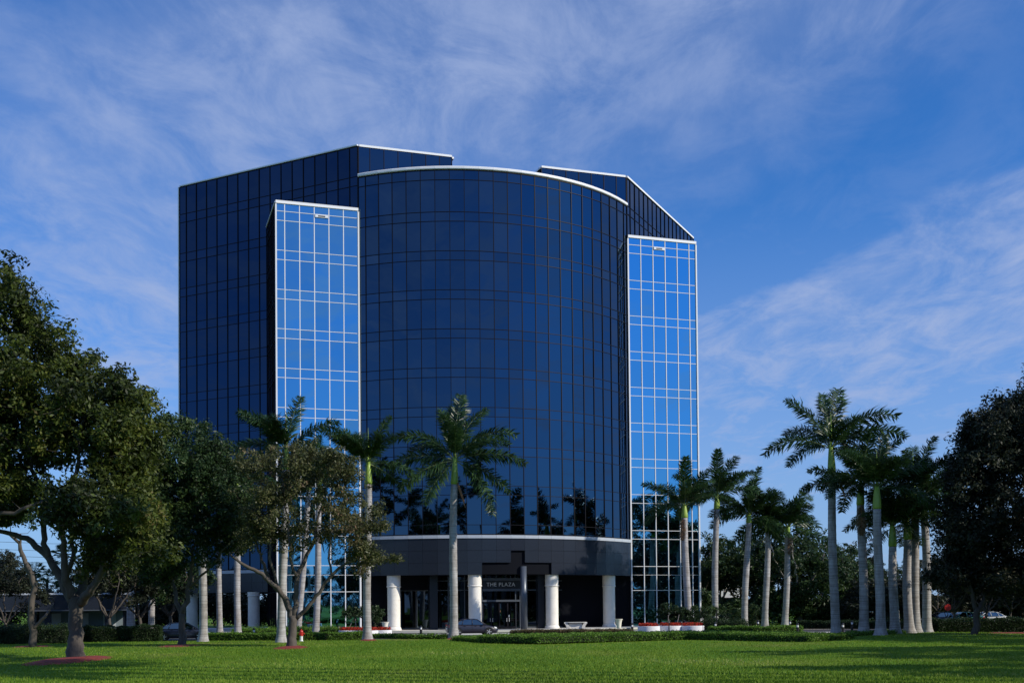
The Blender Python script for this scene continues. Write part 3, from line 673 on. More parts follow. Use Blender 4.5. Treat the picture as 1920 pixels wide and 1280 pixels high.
# the two palms that show every frond: image-plane headings (0 right, 180 left, 90 away, 270 to the camera)
frA = [(80, 84, 35, 1.0), (30, 76, 65, 0.95), (140, 80, 35, 0.8), (175, 48, 95, 1.0), (150, 40, 95, 0.9), (5, 50, 95, 1.05), (330, 38, 95, 0.9), (95, 75, 35, 0.85), (260, 68, 65, 0.8), (190, 12, 65, 1.0), (205, -12, 65, 0.95),
       (355, 15, 65, 1.0), (15, -12, 65, 0.95), (340, -35, 65, 1.0), (215, -42, 35, 0.8), (275, 48, 65, 0.8), (60, 35, 95, 0.9), (120, 10, 95, 0.9)]
palm('tall royal palm in front of the curved bay and beside the dark parked sedan', 849, 1197, 853, 856, fr=frA, shaft=2.1, seed=1, dead=True, r=0.285, fscale=1.22)
frP = [(100, 82, 35, 0.8), (60, 70, 35, 1.1), (150, 68, 65, 0.95), (10, 52, 95, 1.05), (350, 34, 95, 1.1), (185, 22, 95, 1.0), (200, 5, 95, 0.75), (20, 10, 95, 1.0), (340, -8, 65, 0.9),
       (270, 50, 95, 0.8), (90, 40, 65, 0.9), (130, 45, 95, 0.9), (290, 45, 65, 0.8), (40, 30, 65, 1.0)]
palm('tallest royal palm of the right hand cluster, standing clear against the sky', 1566, 1193, 1558, 834, fr=frP, shaft=2.15, seed=2, r=0.29, dead=True, fscale=1.2)
palm('royal palm rising behind the white flower planter left of the entrance', 689, 1200, 690, 862, shaft=1.8, seed=3, fscale=0.95)
palm('royal palm with a flared white base just left of the branching brown-leaved tree', 528, 1205, 537, 838, shaft=1.6, seed=4, fscale=0.98)
palm('slightly leaning royal palm behind the red and white hydrant', 560, 1184, 582, 880, d=112, z=ZR, seed=5, fscale=0.85, top_spear=False)
palm('royal palm right of the hydrant with a spotted trunk', 592, 1188, 600, 900, d=103, z=ZR, seed=6, fscale=0.85, top_spear=False)
palm('royal palm beside the dark car at the left, brown patch halfway up its trunk', 379, 1203, 383, 905, seed=7, fscale=0.9, top_spear=False)
palm('thin grey royal palm under the left wing, second right of the dark car', 411, 1186, 412, 930, d=108, z=ZR, seed=8, fscale=0.8, top_spear=False, r=0.25)
palm('grey royal palm next to the two bollards under the left wing', 446, 1190, 445, 900, d=102, z=ZR, seed=9, fscale=0.85, top_spear=False)
palm('thick grey royal palm trunk behind the clipped hedge, next to the low pavilion', 246, 1176, 247, 950, d=112, z=ZR, seed=10, fscale=0.8, top_spear=False, r=0.36)
palm('royal palm with a sunlit trunk behind the right end of the clipped hedge', 285, 1176, 286, 935, d=114, z=ZR, seed=11, fscale=0.8, top_spear=False, r=0.28)
R2 = [('royal palm with a bulging crownshaft, first right of the tallest palm', 1620, 1189, 1614, 905, 12, 1.0, 1.6, 82.5),
      ('pale thick royal palm, second right of the tallest palm', 1651, 1193, 1644, 908, 13, 1.0, 1.7, 79),
      ('shorter royal palm with bright green arching fronds, in the middle of the right cluster', 1677, 1190, 1673, 982, 14, 0.85, 1.6, 82),
      ('royal palm behind the short one, fourth right of the tallest palm', 1704, 1190, 1700, 972, 15, 0.95, 1.5, 83),
      ('blotchy shaded royal palm, last but one at the right of the cluster', 1719, 1189, 1712, 905, 16, 0.95, 1.7, 84),
      ('dimmest royal palm at the right end of the cluster, next to the big dark tree', 1740, 1187, 1731, 925, 17, 0.9, 1.6, 86)]
for lab, bx, by, tx, ty, sd, fs_, sh, dd in R2: palm(lab, bx, by, tx, ty, d=dd, seed=sd, fscale=fs_*0.95, shaft=sh, r=0.29, z=bump_z((bx-960)/F*dd, dd))
R3 = [('royal palm growing in front of the right tower, above the white planter', 1290, 1165, 1283, 945, 20, 0.9, 1.3, 110),
      ('royal palm with a yellow-green shaft, first right of the building', 1340, 1174, 1344, 925, 21, 1.0, 1.6, 118),
      ('royal palm with drooping fronds, second right of the building', 1396, 1174, 1404, 962, 22, 1.0, 1.0, 120),
      ('royal palm with a bare flower spike, third right of the building', 1435, 1174, 1440, 975, 23, 1.0, 1.2, 122),
      ('royal palm with a long right-hand frond, fourth right of the building', 1472, 1173, 1478, 985, 24, 1.1, 1.0, 124)]
for lab, bx, by, tx, ty, sd, fs_, sh, dd in R3: palm(lab, bx, by, tx, ty, d=dd, seed=sd, fscale=fs_*1.15, shaft=sh, z=ZR, r=0.31)

for k, (x, y, h_) in enumerate([(17.8, 33, 26), (16.8, 31, 24.5), (18.6, 35, 27), (17.0, 29, 24)]):  # unseen palms added outside the frame, only to throw shade on the left lawn
    d = y; px = 960+x/y*F; b_ = at(px, 1140, d); tp = CY-F*0  # base and top rows from the height
    def row(z):
        v = Vector((x, y, z)); return project(v)
    bx_, by_ = row(ZL); tx_, ty_ = row(ZL+h_)
    palm('unseen very tall royal palm, added beyond the right edge to shade the lawn', bx_, by_, tx_, ty_, d=d, seed=40+2*k+1, fscale=1.15, r=0.24, grp='added shade palms beyond the right edge')
# ------------------------------------------------------------------ broadleaved trees
def leaves(centres, per, spread, size, flat=0.5, seed=0):
    """loose folded leaf quads clustered on the given centres"""
    rg = np.random.default_rng(seed); c = np.repeat(np.asarray(centres), per, axis=0); n = len(c)
    sp_ = np.repeat(spread if hasattr(spread, '__len__') else np.full(len(centres), spread), per)
    g = rg.normal(size=(n, 3)); g /= np.linalg.norm(g, axis=1)[:, None]; rad = rg.random(n)**0.45
    p = c + g*(sp_*rad)[:, None]*np.array([1, 1, 0.75])
    nrm = g*0.6 + rg.normal(size=(n, 3))*0.6 + np.array([0, 0, flat]); nrm /= np.linalg.norm(nrm, axis=1)[:, None]
    t = np.cross(nrm, rg.normal(size=(n, 3))); t /= np.linalg.norm(t, axis=1)[:, None]; b = np.cross(nrm, t)
    s = size*(0.6+0.8*rg.random(n))[:, None]
    v = np.stack([p-t*s, p+b*s*0.42+nrm*s*0.1, p+t*s, p-b*s*0.42+nrm*s*0.1], 1).reshape(-1, 3)
    return v, np.arange(4*n).reshape(-1, 4)
def crown_points(blobs, n, rg, shell=0.55):
    """clump centres, gathered in lobes near the surface of each blob"""
    out = []; tot = sum((b[1][0]*b[1][1]*b[1][2])**0.67 for b in blobs)
    for c, r_ in blobs:
        k = max(6, int(n*(r_[0]*r_[1]*r_[2])**0.67/tot)); lobes = []
        for _ in range(max(5, k//14)):
            g = rg.normal(size=3); g /= np.linalg.norm(g); lobes.append((g*(shell+(1-shell)*rg.random()*0.95)))
        for i in range(k):
            l = lobes[rg.integers(len(lobes))]; q = l + rg.normal(size=3)*0.17 if rg.random() < 0.80 else rg.normal(size=3)*0.42
            out.append(np.array(c)+q*np.array(r_))
    return np.array(out)
def broadleaf(name, label, base, limbs, blobs, nclump, per, spread, size, lm, bark, seed=0, twigs=0.5, grp=None, cat='tree', twig_r=0.035, shell=0.55):
    """limbs: list of polylines [(x,y,z,r)...] relative to base; blobs: [(centre, radii)] relative to base"""
    rg = np.random.default_rng(seed); root = empty(name, base); tag(root, label, cat, grp)
    m = MB(); nodes = []
    for li, l in enumerate(limbs):
        P = [Vector(q[:3]) for q in l]; Rr = [q[3] for q in l]; PP = []; RR = []
        for i in range(len(P)-1):
            for s in np.linspace(0, 1, 5)[:-1]:
                w = Vector(rg.normal(size=3)*0.035*(P[i+1]-P[i]).length)
                PP.append(P[i].lerp(P[i+1], s)+w*(0 if s == 0 else 1)); RR.append(Rr[i]*(1-s)+Rr[i+1]*s)
        PP.append(P[-1]); RR.append(Rr[-1]); m.tube(PP, RR, 10 if Rr[0] > 0.12 else 6)
        nodes += [(np.array(p), r_) for p, r_ in zip(PP[1:], RR[1:])]
    cp_ = crown_points(blobs, nclump, rg, shell)
    # secondary branches to some clumps
    NP = np.array([p for p, _ in nodes]); NR = [r_ for _, r_ in nodes]; order = rg.permutation(len(cp_))[:int(len(cp_)*twigs)]
    dist0 = np.linalg.norm(cp_[:, None, :]-NP[None], axis=2).min(1)
    order = sorted(order, key=lambda i: dist0[i])
    for i in order:
        c = cp_[i]; dd = np.linalg.norm(NP-c, axis=1) + np.maximum(0, NP[:, 2]-c[2])*0.8; j = int(dd.argmin()); a = NP[j]
        if np.linalg.norm(c-a) < 0.25: continue
        r0 = min(max(twig_r*(0.5+0.25*np.linalg.norm(c-a)), 0.015), NR[j]*0.75+0.005); mid = (a+c)/2 + rg.normal(size=3)*0.12*np.linalg.norm(c-a) - np.array([0, 0, 0.08*np.linalg.norm(c-a)])
        m.tube([a, mid, c], [r0, r0*0.7, 0.010], 4 if r0 < 0.05 else 5, False)
        NP = np.vstack([NP, mid, (mid+c)/2]); NR += [r0*0.7, r0*0.4]
    m.build('trunk', bark, root, smooth=True)
    v, q = leaves(cp_, per, spread*(0.6+0.8*rg.random(len(cp_))), size, seed=seed+1)
    link('crown', np_mesh('crown', v, q, lm), root)
    return root
def rel(base, px, py, dd=0.0): p = at(px, py, base.y+dd); return (p.x-base.x, p.y-base.y, p.z-base.z)
def blob(base, px, py, rpx, rpy, ry, dd=0.0):
    s = (base.y+dd)/F; return (rel(base, px, py, dd), (rpx*s, ry, rpy*s))
def limb(base, *q): return [(*rel(base, a, b, dd), r_) for a, b, dd, r_ in q]

# big fig tree at the left edge
b1 = gr(141, 1236); b1.z = bump_z(b1.x, b1.y)-0.05
broadleaf('fig_tree', 'huge dense fig tree filling the left edge, its thick trunk in a red mulch ring', b1,
    [limb(b1, (141, 1240, 0, 0.50), (141, 1200, 0, 0.36), (142, 1150, 0, 0.33), (140, 1118, 0, 0.34)),
     limb(b1, (138, 1130, 0, 0.26), (118, 1090, 0, 0.22), (92, 1045, 0.3, 0.18), (60, 1015, 0.5, 0.15), (20, 1000, 1, 0.12), (-40, 985, 1, 0.08)),
     limb(b1, (92, 1048, 0.3, 0.15), (84, 1010, 0.2, 0.14), (80, 950, 0, 0.12), (60, 850, 0, 0.09), (30, 700, 0, 0.05)),
     limb(b1, (140, 1122, 0, 0.26), (122, 1085, -0.5, 0.19), (120, 1040, -0.6, 0.15), (118, 990, -1, 0.13), (140, 900, -1, 0.10), (160, 780, -1, 0.05)),
     limb(b1, (144, 1140, 0, 0.26), (155, 1105, 0.5, 0.21), (165, 1050, 1, 0.16), (190, 960, 1.2, 0.12), (230, 840, 1.5, 0.06)),
     limb(b1, (150, 1130, 0, 0.24), (168, 1110, -0.8, 0.20), (185, 1080, -1, 0.16), (215, 1020, -1.5, 0.12), (250, 950, -1.5, 0.07)),
     limb(b1, (120, 1088, 0.2, 0.14), (138, 1040, 0.4, 0.11), (134, 1000, 0.4, 0.10), (100, 930, 0.8, 0.08)),
     limb(b1, (-30, 975, -2, 0.12), (40, 955, -2.3, 0.10), (110, 935, -2.5, 0.07), (160, 905, -2.5, 0.04))],
    [blob(b1, -20, 640, 85, 165, 4.0), blob(b1, 85, 700, 75, 120, 4.0), blob(b1, 25, 820, 120, 110, 4.5), blob(b1, 190, 790, 85, 95, 4.0), blob(b1, 245, 850, 55, 100, 3.5),
     blob(b1, 200, 900, 80, 60, 3.0), blob(b1, 60, 930, 60, 30, 3), blob(b1, -40, 940, 80, 45, 4), blob(b1, 250, 960, 50, 70, 3), blob(b1, 200, 1040, 50, 60, 2.5), blob(b1, 60, 590, 25, 35, 2), blob(b1, 245, 740, 38, 35, 2.5), blob(b1, -90, 760, 80, 200, 4), blob(b1, 250, 1010, 55, 70, 3, -4), blob(b1, 150, 960, 80, 60, 3, -5)],
    2800, 46, 0.54, 0.120, M['leaf_ficus'], M['bark'], seed=21, twigs=0.42)
# slim tree behind it
b2 = gr(62, 1214); b2.z = ZL
broadleaf('oak_tree', 'slim dark tree leaning left behind the huge fig tree', b2,
    [limb(b2, (62, 1216, 0, 0.26), (58, 1150, 0, 0.20), (66, 1100, 0, 0.18), (48, 1055, 0, 0.15), (28, 1010, 0, 0.10), (-20, 980, 0, 0.05)),
     limb(b2, (60, 1085, 0, 0.12), (40, 1040, 0, 0.10), (38, 1000, 0, 0.06)), limb(b2, (60, 1180, 0, 0.12), (85, 1155, 0, 0.10), (100, 1130, 1, 0.05))],
    [blob(b2, -40, 960, 80, 40, 3), blob(b2, 40, 965, 60, 32, 3)], 200, 40, 0.5, 0.12, M['leaf_oak'], M['bark'], seed=22)
b3 = gr(345, 1211); b3.z = ZL
broadleaf('oak_tree', 'dark green spreading tree between the fig tree and the left wing, over the dark car', b3,
    [limb(b3, (343, 1214, 0, 0.30), (341, 1180, 0, 0.22), (342, 1150, 0, 0.20)),
     limb(b3, (342, 1155, 0, 0.17), (352, 1115, 0, 0.14), (358, 1070, 0, 0.11), (372, 990, 0, 0.07), (380, 880, 0, 0.04)),
     limb(b3, (341, 1155, 0, 0.15), (330, 1120, 0.5, 0.13), (322, 1080, 0.8, 0.10), (300, 1000, 1, 0.07), (290, 900, 1, 0.04)),
     limb(b3, (355, 1100, 0, 0.09), (395, 1060, -0.6, 0.07), (440, 1010, -1, 0.04))],
    [blob(b3, 350, 865, 75, 88, 3.2), blob(b3, 300, 960, 72, 85, 3.2), blob(b3, 405, 930, 70, 75, 3.2), blob(b3, 350, 1010, 95, 60, 3.2), blob(b3, 440, 960, 48, 75, 2.6), blob(b3, 262, 1030, 42, 55, 2.4), blob(b3, 325, 800, 32, 28, 2.0),
     blob(b3, 270, 900, 50, 90, 3), blob(b3, 290, 1070, 40, 40, 2)],
    1900, 46, 0.50, 0.11, M['leaf_oak'], M['bark'], seed=23, twigs=0.45)
b4 = gr(544, 1214); b4.z = ZL
broadleaf('oak_tree', 'wide low-forked tree with olive and brown leaves in front of the left tower', b4,
    [limb(b4, (546, 1217, 0, 0.34), (548, 1190, 0, 0.26), (550, 1155, 0, 0.25)),
     limb(b4, (548, 1160, 0, 0.18), (540, 1130, 0, 0.16), (520, 1100, -0.3, 0.14), (492, 1075, -0.6, 0.12), (460, 1060, -0.8, 0.10), (430, 1035, -1, 0.05)),
     limb(b4, (545, 1150, 0, 0.15), (530, 1115, 0.4, 0.12), (505, 1090, 0.8, 0.11), (490, 1050, 0.8, 0.09), (478, 1010, 1, 0.05)),
     limb(b4, (528, 1118, 0.4, 0.10), (515, 1075, 0, 0.10), (505, 1045, -0.3, 0.09), (508, 1010, -0.4, 0.05)),
     limb(b4, (551, 1158, 0, 0.18), (556, 1110, 0, 0.15), (558, 1078, 0, 0.14), (572, 1050, 0.2, 0.12), (590, 1010, 0.4, 0.09), (610, 930, 0.5, 0.04)),
     limb(b4, (557, 1082, 0, 0.10), (545, 1050, -0.4, 0.09), (540, 1000, -0.6, 0.07), (530, 900, -0.8, 0.04)),
     limb(b4, (554, 1160, 0, 0.14), (575, 1140, -0.2, 0.12), (600, 1110, -0.4, 0.11), (622, 1078, -0.5, 0.10), (650, 1055, -0.5, 0.07), (700, 1030, -0.6, 0.04)),
     limb(b4, (622, 1078, -0.5, 0.08), (616, 1045, -0.6, 0.06), (625, 990, -0.8, 0.04))],
    [blob(b4, 500, 905, 60, 60, 2.8), blob(b4, 590, 890, 62, 55, 2.8), blob(b4, 650, 930, 42, 60, 2.6), blob(b4, 540, 970, 85, 55, 3.0), blob(b4, 640, 1000, 62, 50, 2.6), blob(b4, 690, 1040, 42, 32, 2.2), blob(b4, 722, 1040, 42, 14, 1.6),
     blob(b4, 715, 975, 26, 32, 1.6), blob(b4, 475, 990, 36, 52, 2.4), blob(b4, 630, 860, 22, 22, 1.6), blob(b4, 560, 850, 30, 20, 1.8)],
    1050, 42, 0.45, 0.090, M['leaf_olive'], M['bark'], seed=24, twigs=0.6)
b5 = gr(1829, 1196); b5.z = bump_z(b5.x, b5.y)-0.05
broadleaf('fig_tree', 'very dark broad tree filling the right edge behind the palm cluster', b5,
    [limb(b5, (1829, 1199, 0, 0.26), (1830, 1160, 0, 0.21), (1832, 1140, 0, 0.21)),
     limb(b5, (1831, 1145, 0, 0.15), (1822, 1110, 0, 0.13), (1812, 1060, 0, 0.10), (1800, 980, 0, 0.07), (1805, 850, 0, 0.04)),
     limb(b5, (1833, 1145, 0, 0.17), (1845, 1125, 0.3, 0.15), (1860, 1090, 0.3, 0.12), (1880, 1000, 0.5, 0.09), (1885, 850, 0.5, 0.05)),
     limb(b5, (1822, 1112, 0, 0.09), (1790, 1080, -0.5, 0.08), (1765, 1040, -1, 0.04)),
     limb(b5, (1855, 1110, 0.3, 0.10), (1890, 1085, 0, 0.08), (1930, 1060, 0, 0.05))],
    [blob(b5, 1905, 800, 45, 75, 3.2), blob(b5, 1860, 850, 60, 75, 3.2), blob(b5, 1822, 930, 55, 85, 3.4), blob(b5, 1900, 930, 70, 90, 3.4), blob(b5, 1808, 1015, 45, 52, 3), blob(b5, 1860, 1030, 70, 60, 3), blob(b5, 1940, 1010, 60, 80, 3),
     blob(b5, 1835, 815, 30, 35, 2), blob(b5, 1950, 780, 50, 90, 3), blob(b5, 1790, 1075, 38, 30, 2.4), blob(b5, 1880, 1085, 60, 32, 3), blob(b5, 1950, 1090, 50, 40, 3), blob(b5, 1795, 890, 18, 26, 1.6)],
    2700, 46, 0.56, 0.120, M['leaf_dark'], M['bark'], seed=25, twigs=0.35)

# general small oaks: three patterns, copied
def proto_oak(seed, H=9.5, lm='leaf_oak', bark='bark', clumps=330, per=30):
    rg = random.Random(seed); limbs = [[(0, 0, -0.1, 0.24), (0.1, 0, 1.4, 0.17), (0.05, 0.1, 2.2, 0.16)]]
    for k in range(5):
        a = k*1.256+rg.uniform(-0.3, 0.3); o = rg.uniform(0.9, 1.3)
        limbs.append([(0.05, 0.1, 2.0, 0.11), (math.cos(a)*o, math.sin(a)*o, 3.4, 0.09), (math.cos(a)*2.2*o, math.sin(a)*2.2*o, 5.2, 0.06), (math.cos(a)*2.6*o, math.sin(a)*2.6*o, H*0.78, 0.03)])
    blobs = [((0, 0, H*0.74), (2.8, 2.8, H*0.24))]
    for k in range(5): a = k*1.256+rg.random(); blobs.append(((math.cos(a)*2.6, math.sin(a)*2.6, H*rg.uniform(0.5, 0.68)), (2.0, 2.0, 1.7)))
    return broadleaf('oak_tree', 'tmp', (0, 0, -500), limbs, blobs, clumps, per, 0.55, 0.16, M[lm], M[bark], seed=seed, twigs=0.35)
PR = [proto_oak(41), proto_oak(42, 8.5, bark='bark_pale'), proto_oak(43, 10.5, 'leaf_dark')]
used = [False]*3
def put_oak(i, loc, sc_, rz, label, grp):
    o = PR[i] if not used[i] else copy_tree(PR[i]); used[i] = True
    o.location = loc; o.rotation_euler = (0, 0, rz); o.scale = (sc_, sc_, sc_); tag(o, label, 'tree', grp); return o
ORD = ['first', 'second', 'third', 'fourth', 'fifth', 'sixth', 'seventh', 'eighth', 'ninth', 'tenth', 'eleventh', 'twelfth']
rg = random.Random(5)
# row behind the driveway, right of the building: (px of trunk, py of crown top, distance)
G1 = 'oaks beyond the driveway right of the building'
for k, (px, pt, d) in enumerate([(1318, 1000, 150), (1350, 1005, 158), (1385, 995, 150), (1425, 1005, 165), (1462, 1000, 152), (1500, 975, 140), (1538, 990, 150), (1572, 1020, 158), (1600, 1045, 150), (1640, 1040, 160),
        (1680, 1050, 150), (1720, 1045, 140), (1760, 1040, 130), (1790, 1030, 120), (1850, 1040, 118), (1895, 1030, 122), (1945, 1030, 120), (1990, 1020, 130)]):
    p = at(px, 1140, d); top = at(px, pt, d); i = (0, 1, 0, 2, 0, 1)[k % 6] if px < 1700 else 2
    H_ = (9.5, 8.5, 10.5)[i]; s = (top.z-ZR)/H_
    put_oak(i, (p.x, p.y, ZR), s, rg.random()*6, (ORD[k]+' bushy dark green oak from the right tower in the row beyond the driveway') if px < 1600 else (ORD[k-8]+' shaded oak from the left in the thicket behind the palm cluster'), G1 if px < 1600 else 'background oaks behind the palm cluster')
for k, (px, pt, d) in enumerate([(20, 1045, 118), (-30, 1020, 125), (60, 1085, 170), (110, 1085, 175), (165, 1075, 165), (210, 1060, 160), (250, 1040, 160), (300, 1040, 165), (335, 1060, 170), (400, 1120, 190), (440, 1125, 190), (480, 1120, 195)]):
    p = at(px, 1140, d); top = at(px, pt, d); i = rg.choice((0, 2)); s = (top.z-ZR)/(9.5, 8.5, 10.5)[i]
    put_oak(i, (p.x, p.y, ZR), s, rg.random()*6, ('dark tree by the far left corner behind the low pavilion', 'dark tree at the left edge behind the low pavilion')[k] if k < 2 else ORD[k-2]+' from the left of the far trees behind the low pavilion and left wing', 'background trees at the left')
for px, pt, d, i, lb in [(205, 1000, 99, 2, 'dark tree directly behind the fig tree trunk, in front of the pavilion'), (262, 1005, 103, 2, 'dark tree between the thick grey palm trunk and the sunlit palm trunk at the left'),
        (318, 1010, 105, 0, 'shaded tree behind the dark car at the left'), (10, 1030, 96, 2, 'dark tree at the left edge in front of the pavilion')]:
    p = at(px, 1140, d); top = at(px, pt, d); put_oak(i, (p.x, p.y, ZR), (top.z-ZR)/(9.5, 8.5, 10.5)[i], px*0.1, lb, None)
# trees out of the frame that shade the lawn and stand in the glass reflections
for x, y, s in [(33, 52, 1.35), (40, 42, 1.5), (29, 36, 1.2), (46, 60, 1.5), (38, 70, 1.3), (36, 26, 1.3), (50, 48, 1.6), (54, 96, 1.5), (60, 86, 1.6), (62, 74, 1.5), (66, 62, 1.6), (60, 52, 1.5), (74, 104, 1.7), (78, 88, 1.7), (84, 70, 1.7), (88, 52, 1.7), (92, 110, 1.8), (70, 40, 1.6), (60, 28, 1.5)]:
    put_oak(2, (x, y, ZL-0.1), s, rg.random()*6, 'oak on the lawn beyond the right edge of the view, shading the grass', 'oaks beyond the right edge')
for k in range(26):
    x = -130+k*11+rg.uniform(-3, 3); y = -70+rg.uniform(-18, 12)
    put_oak(rg.choice((0, 2)), (x, y, ZL-0.1), rg.uniform(1.2, 1.8), rg.random()*6, 'roadside oak behind the viewpoint, seen only mirrored in the glass', 'roadside oaks mirrored in the glass')

def thicket(label, pa, pb, d, h, depth, lm, n, seed, size=0.2):
    rg_ = np.random.default_rng(seed); a, b = at(pa, 1140, d), at(pb, 1140, d)
    x = a.x+(b.x-a.x)*rg_.random(n); y = d+depth*rg_.random(n); top = h*(0.7+0.25*np.sin(x*0.5+seed)+0.15*np.sin(x*1.7))
    c = np.stack([x, y, ZR+0.1+top*np.sqrt(rg_.random(n))], 1); v, q = leaves(c, 26, 0.75, size, seed=seed)
    o = link('undergrowth', np_mesh('undergrowth', v, q, M[lm])); tag(o, label, 'undergrowth', kind='stuff')
thicket('dark distant undergrowth under the trees at the left', -120, 560, 150, 6.2, 8, 'leaf_dark', 3400, 3)
thicket('dark undergrowth between the background oaks right of the building', 1306, 1620, 138, 4.6, 6, 'leaf_oak', 1700, 4)
thicket('shaded undergrowth behind the palm cluster and the right hand tree', 1600, 2060, 132, 5.0, 8, 'leaf_dark', 2700, 5)
def screen(label, a, b, h, depth, n, seed, size=0.3):
    rg_ = np.random.default_rng(seed); t_ = rg_.random(n); q_ = rg_.random(n)*depth; dx_, dy_ = b[0]-a[0], b[1]-a[1]; l_ = math.hypot(dx_, dy_)
    x = a[0]+dx_*t_-dy_/l_*q_; y = a[1]+dy_*t_+dx_/l_*q_; top = h*(0.75+0.2*np.sin(t_*l_*0.35+seed)+0.12*np.sin(t_*l_*1.1))
    c = np.stack([x, y, ZR+top*rg_.random(n)**0.7], 1); v, q = leaves(c, 22, 1.0, size, seed=seed)
    o = link('undergrowth', np_mesh('undergrowth', v, q, M['leaf_dark'])); tag(o, label, 'undergrowth', kind='stuff')
screen('tall dark tree belt along the right side of the plot, mirrored in the right tower', (54, 116), (104, 26), 11, 6, 2600, 8)
screen('dark tree belt behind the viewpoint, mirrored low in the glass', (-120, -92), (170, -60), 9, 6, 3500, 9)
# far cabbage palms at the left
def fan_palm(label, px, py_top, d):
    base = at(px, 1140, d); base.z = ZR; top = at(px, py_top, d); H = top.z-ZR
    root = empty('cabbage_palm', base); tag(root, label, 'palm tree', 'cabbage palms far left')
    m = MB(); m.tube([(0, 0, 0), (0.1, 0, H*0.5), (0, 0, H)], [0.24, 0.2, 0.2], 8); m.build('trunk', M['bark'], root)
    rgp = random.Random(px); m = MB()
    for k in range(34):
        a = rgp.random()*6.28; e = rgp.uniform(-0.7, 1.4); dr = Vector((math.cos(a)*math.cos(e), math.sin(a)*math.cos(e), math.sin(e))); c = Vector((0, 0, H))+dr*1.0
        s = dr.cross(Vector((0, 0, 1))).normalized(); w = s.cross(dr)
        for j in range(9):
            an = (j-4)*0.3; dd = dr*math.cos(an)+s*math.sin(an); tip = c+dd*1.0-Vector((0, 0, 0.25)); m.add([c, c+dd*0.6+w*0.05, tip, c+dd*0.6-w*0.05], [(0, 1, 2, 3)])
        m.tube([(0, 0, H), tuple(c)], [0.03, 0.02], 3, False)
    m.build('crown', M['frond'], root)
fan_palm('cabbage palm with a ragged round head, left of the gap under the fig tree', 65, 1075, 150)
fan_palm('smaller cabbage palm right of the ragged one, over the pavilion roof', 88, 1088, 155)
fan_palm('tall cabbage palm seen between the forks of the fig tree', 121, 1043, 140)

# planter trees and shrubs
def young(label, px, py0, py1, d, w, seed):
    base = at(px, 1140, d); base.z = ZR+0.45; top = at(px, py0, d).z-base.z; low = at(px, py1, d).z-base.z
    broadleaf('young_tree', label, base, [[(0, 0, -0.1, 0.05), (0.02, 0, low+0.3, 0.045), (0.05, 0, (top+low)/2, 0.03)]], [((0, 0, (top+low)/2), (w, w, (top-low)/2*0.95))], 110, 34, 0.26, 0.085, M['leaf_oak'], M['bark'], seed=seed, twigs=0.3, twig_r=0.012, cat='young tree')
young('staked round-headed young tree in the left flower planter', 664, 1131, 1166, 103, 1.25, 61)
young('dark bushy young tree in the left planter, just right of the palm trunk', 703, 1134, 1170, 102, 0.85, 62)
young('round-headed young tree at the left of the right planter', 1253, 1135, 1166, 108, 1.1, 63)
young('young tree in the right planter, directly left of the palm', 1277, 1137, 1168, 108, 0.9, 64)
young('young tree in the right planter, directly right of the palm', 1312, 1133, 1168, 110, 1.15, 65)
young('young tree just right of the right planter', 1335, 1136, 1170, 114, 1.0, 66)
young('dark green young tree behind the palms right of the building', 1372, 1133, 1172, 122, 1.6, 67)
young('dark green young tree between the second and third palms right of the building', 1418, 1135, 1174, 126, 1.5, 68)

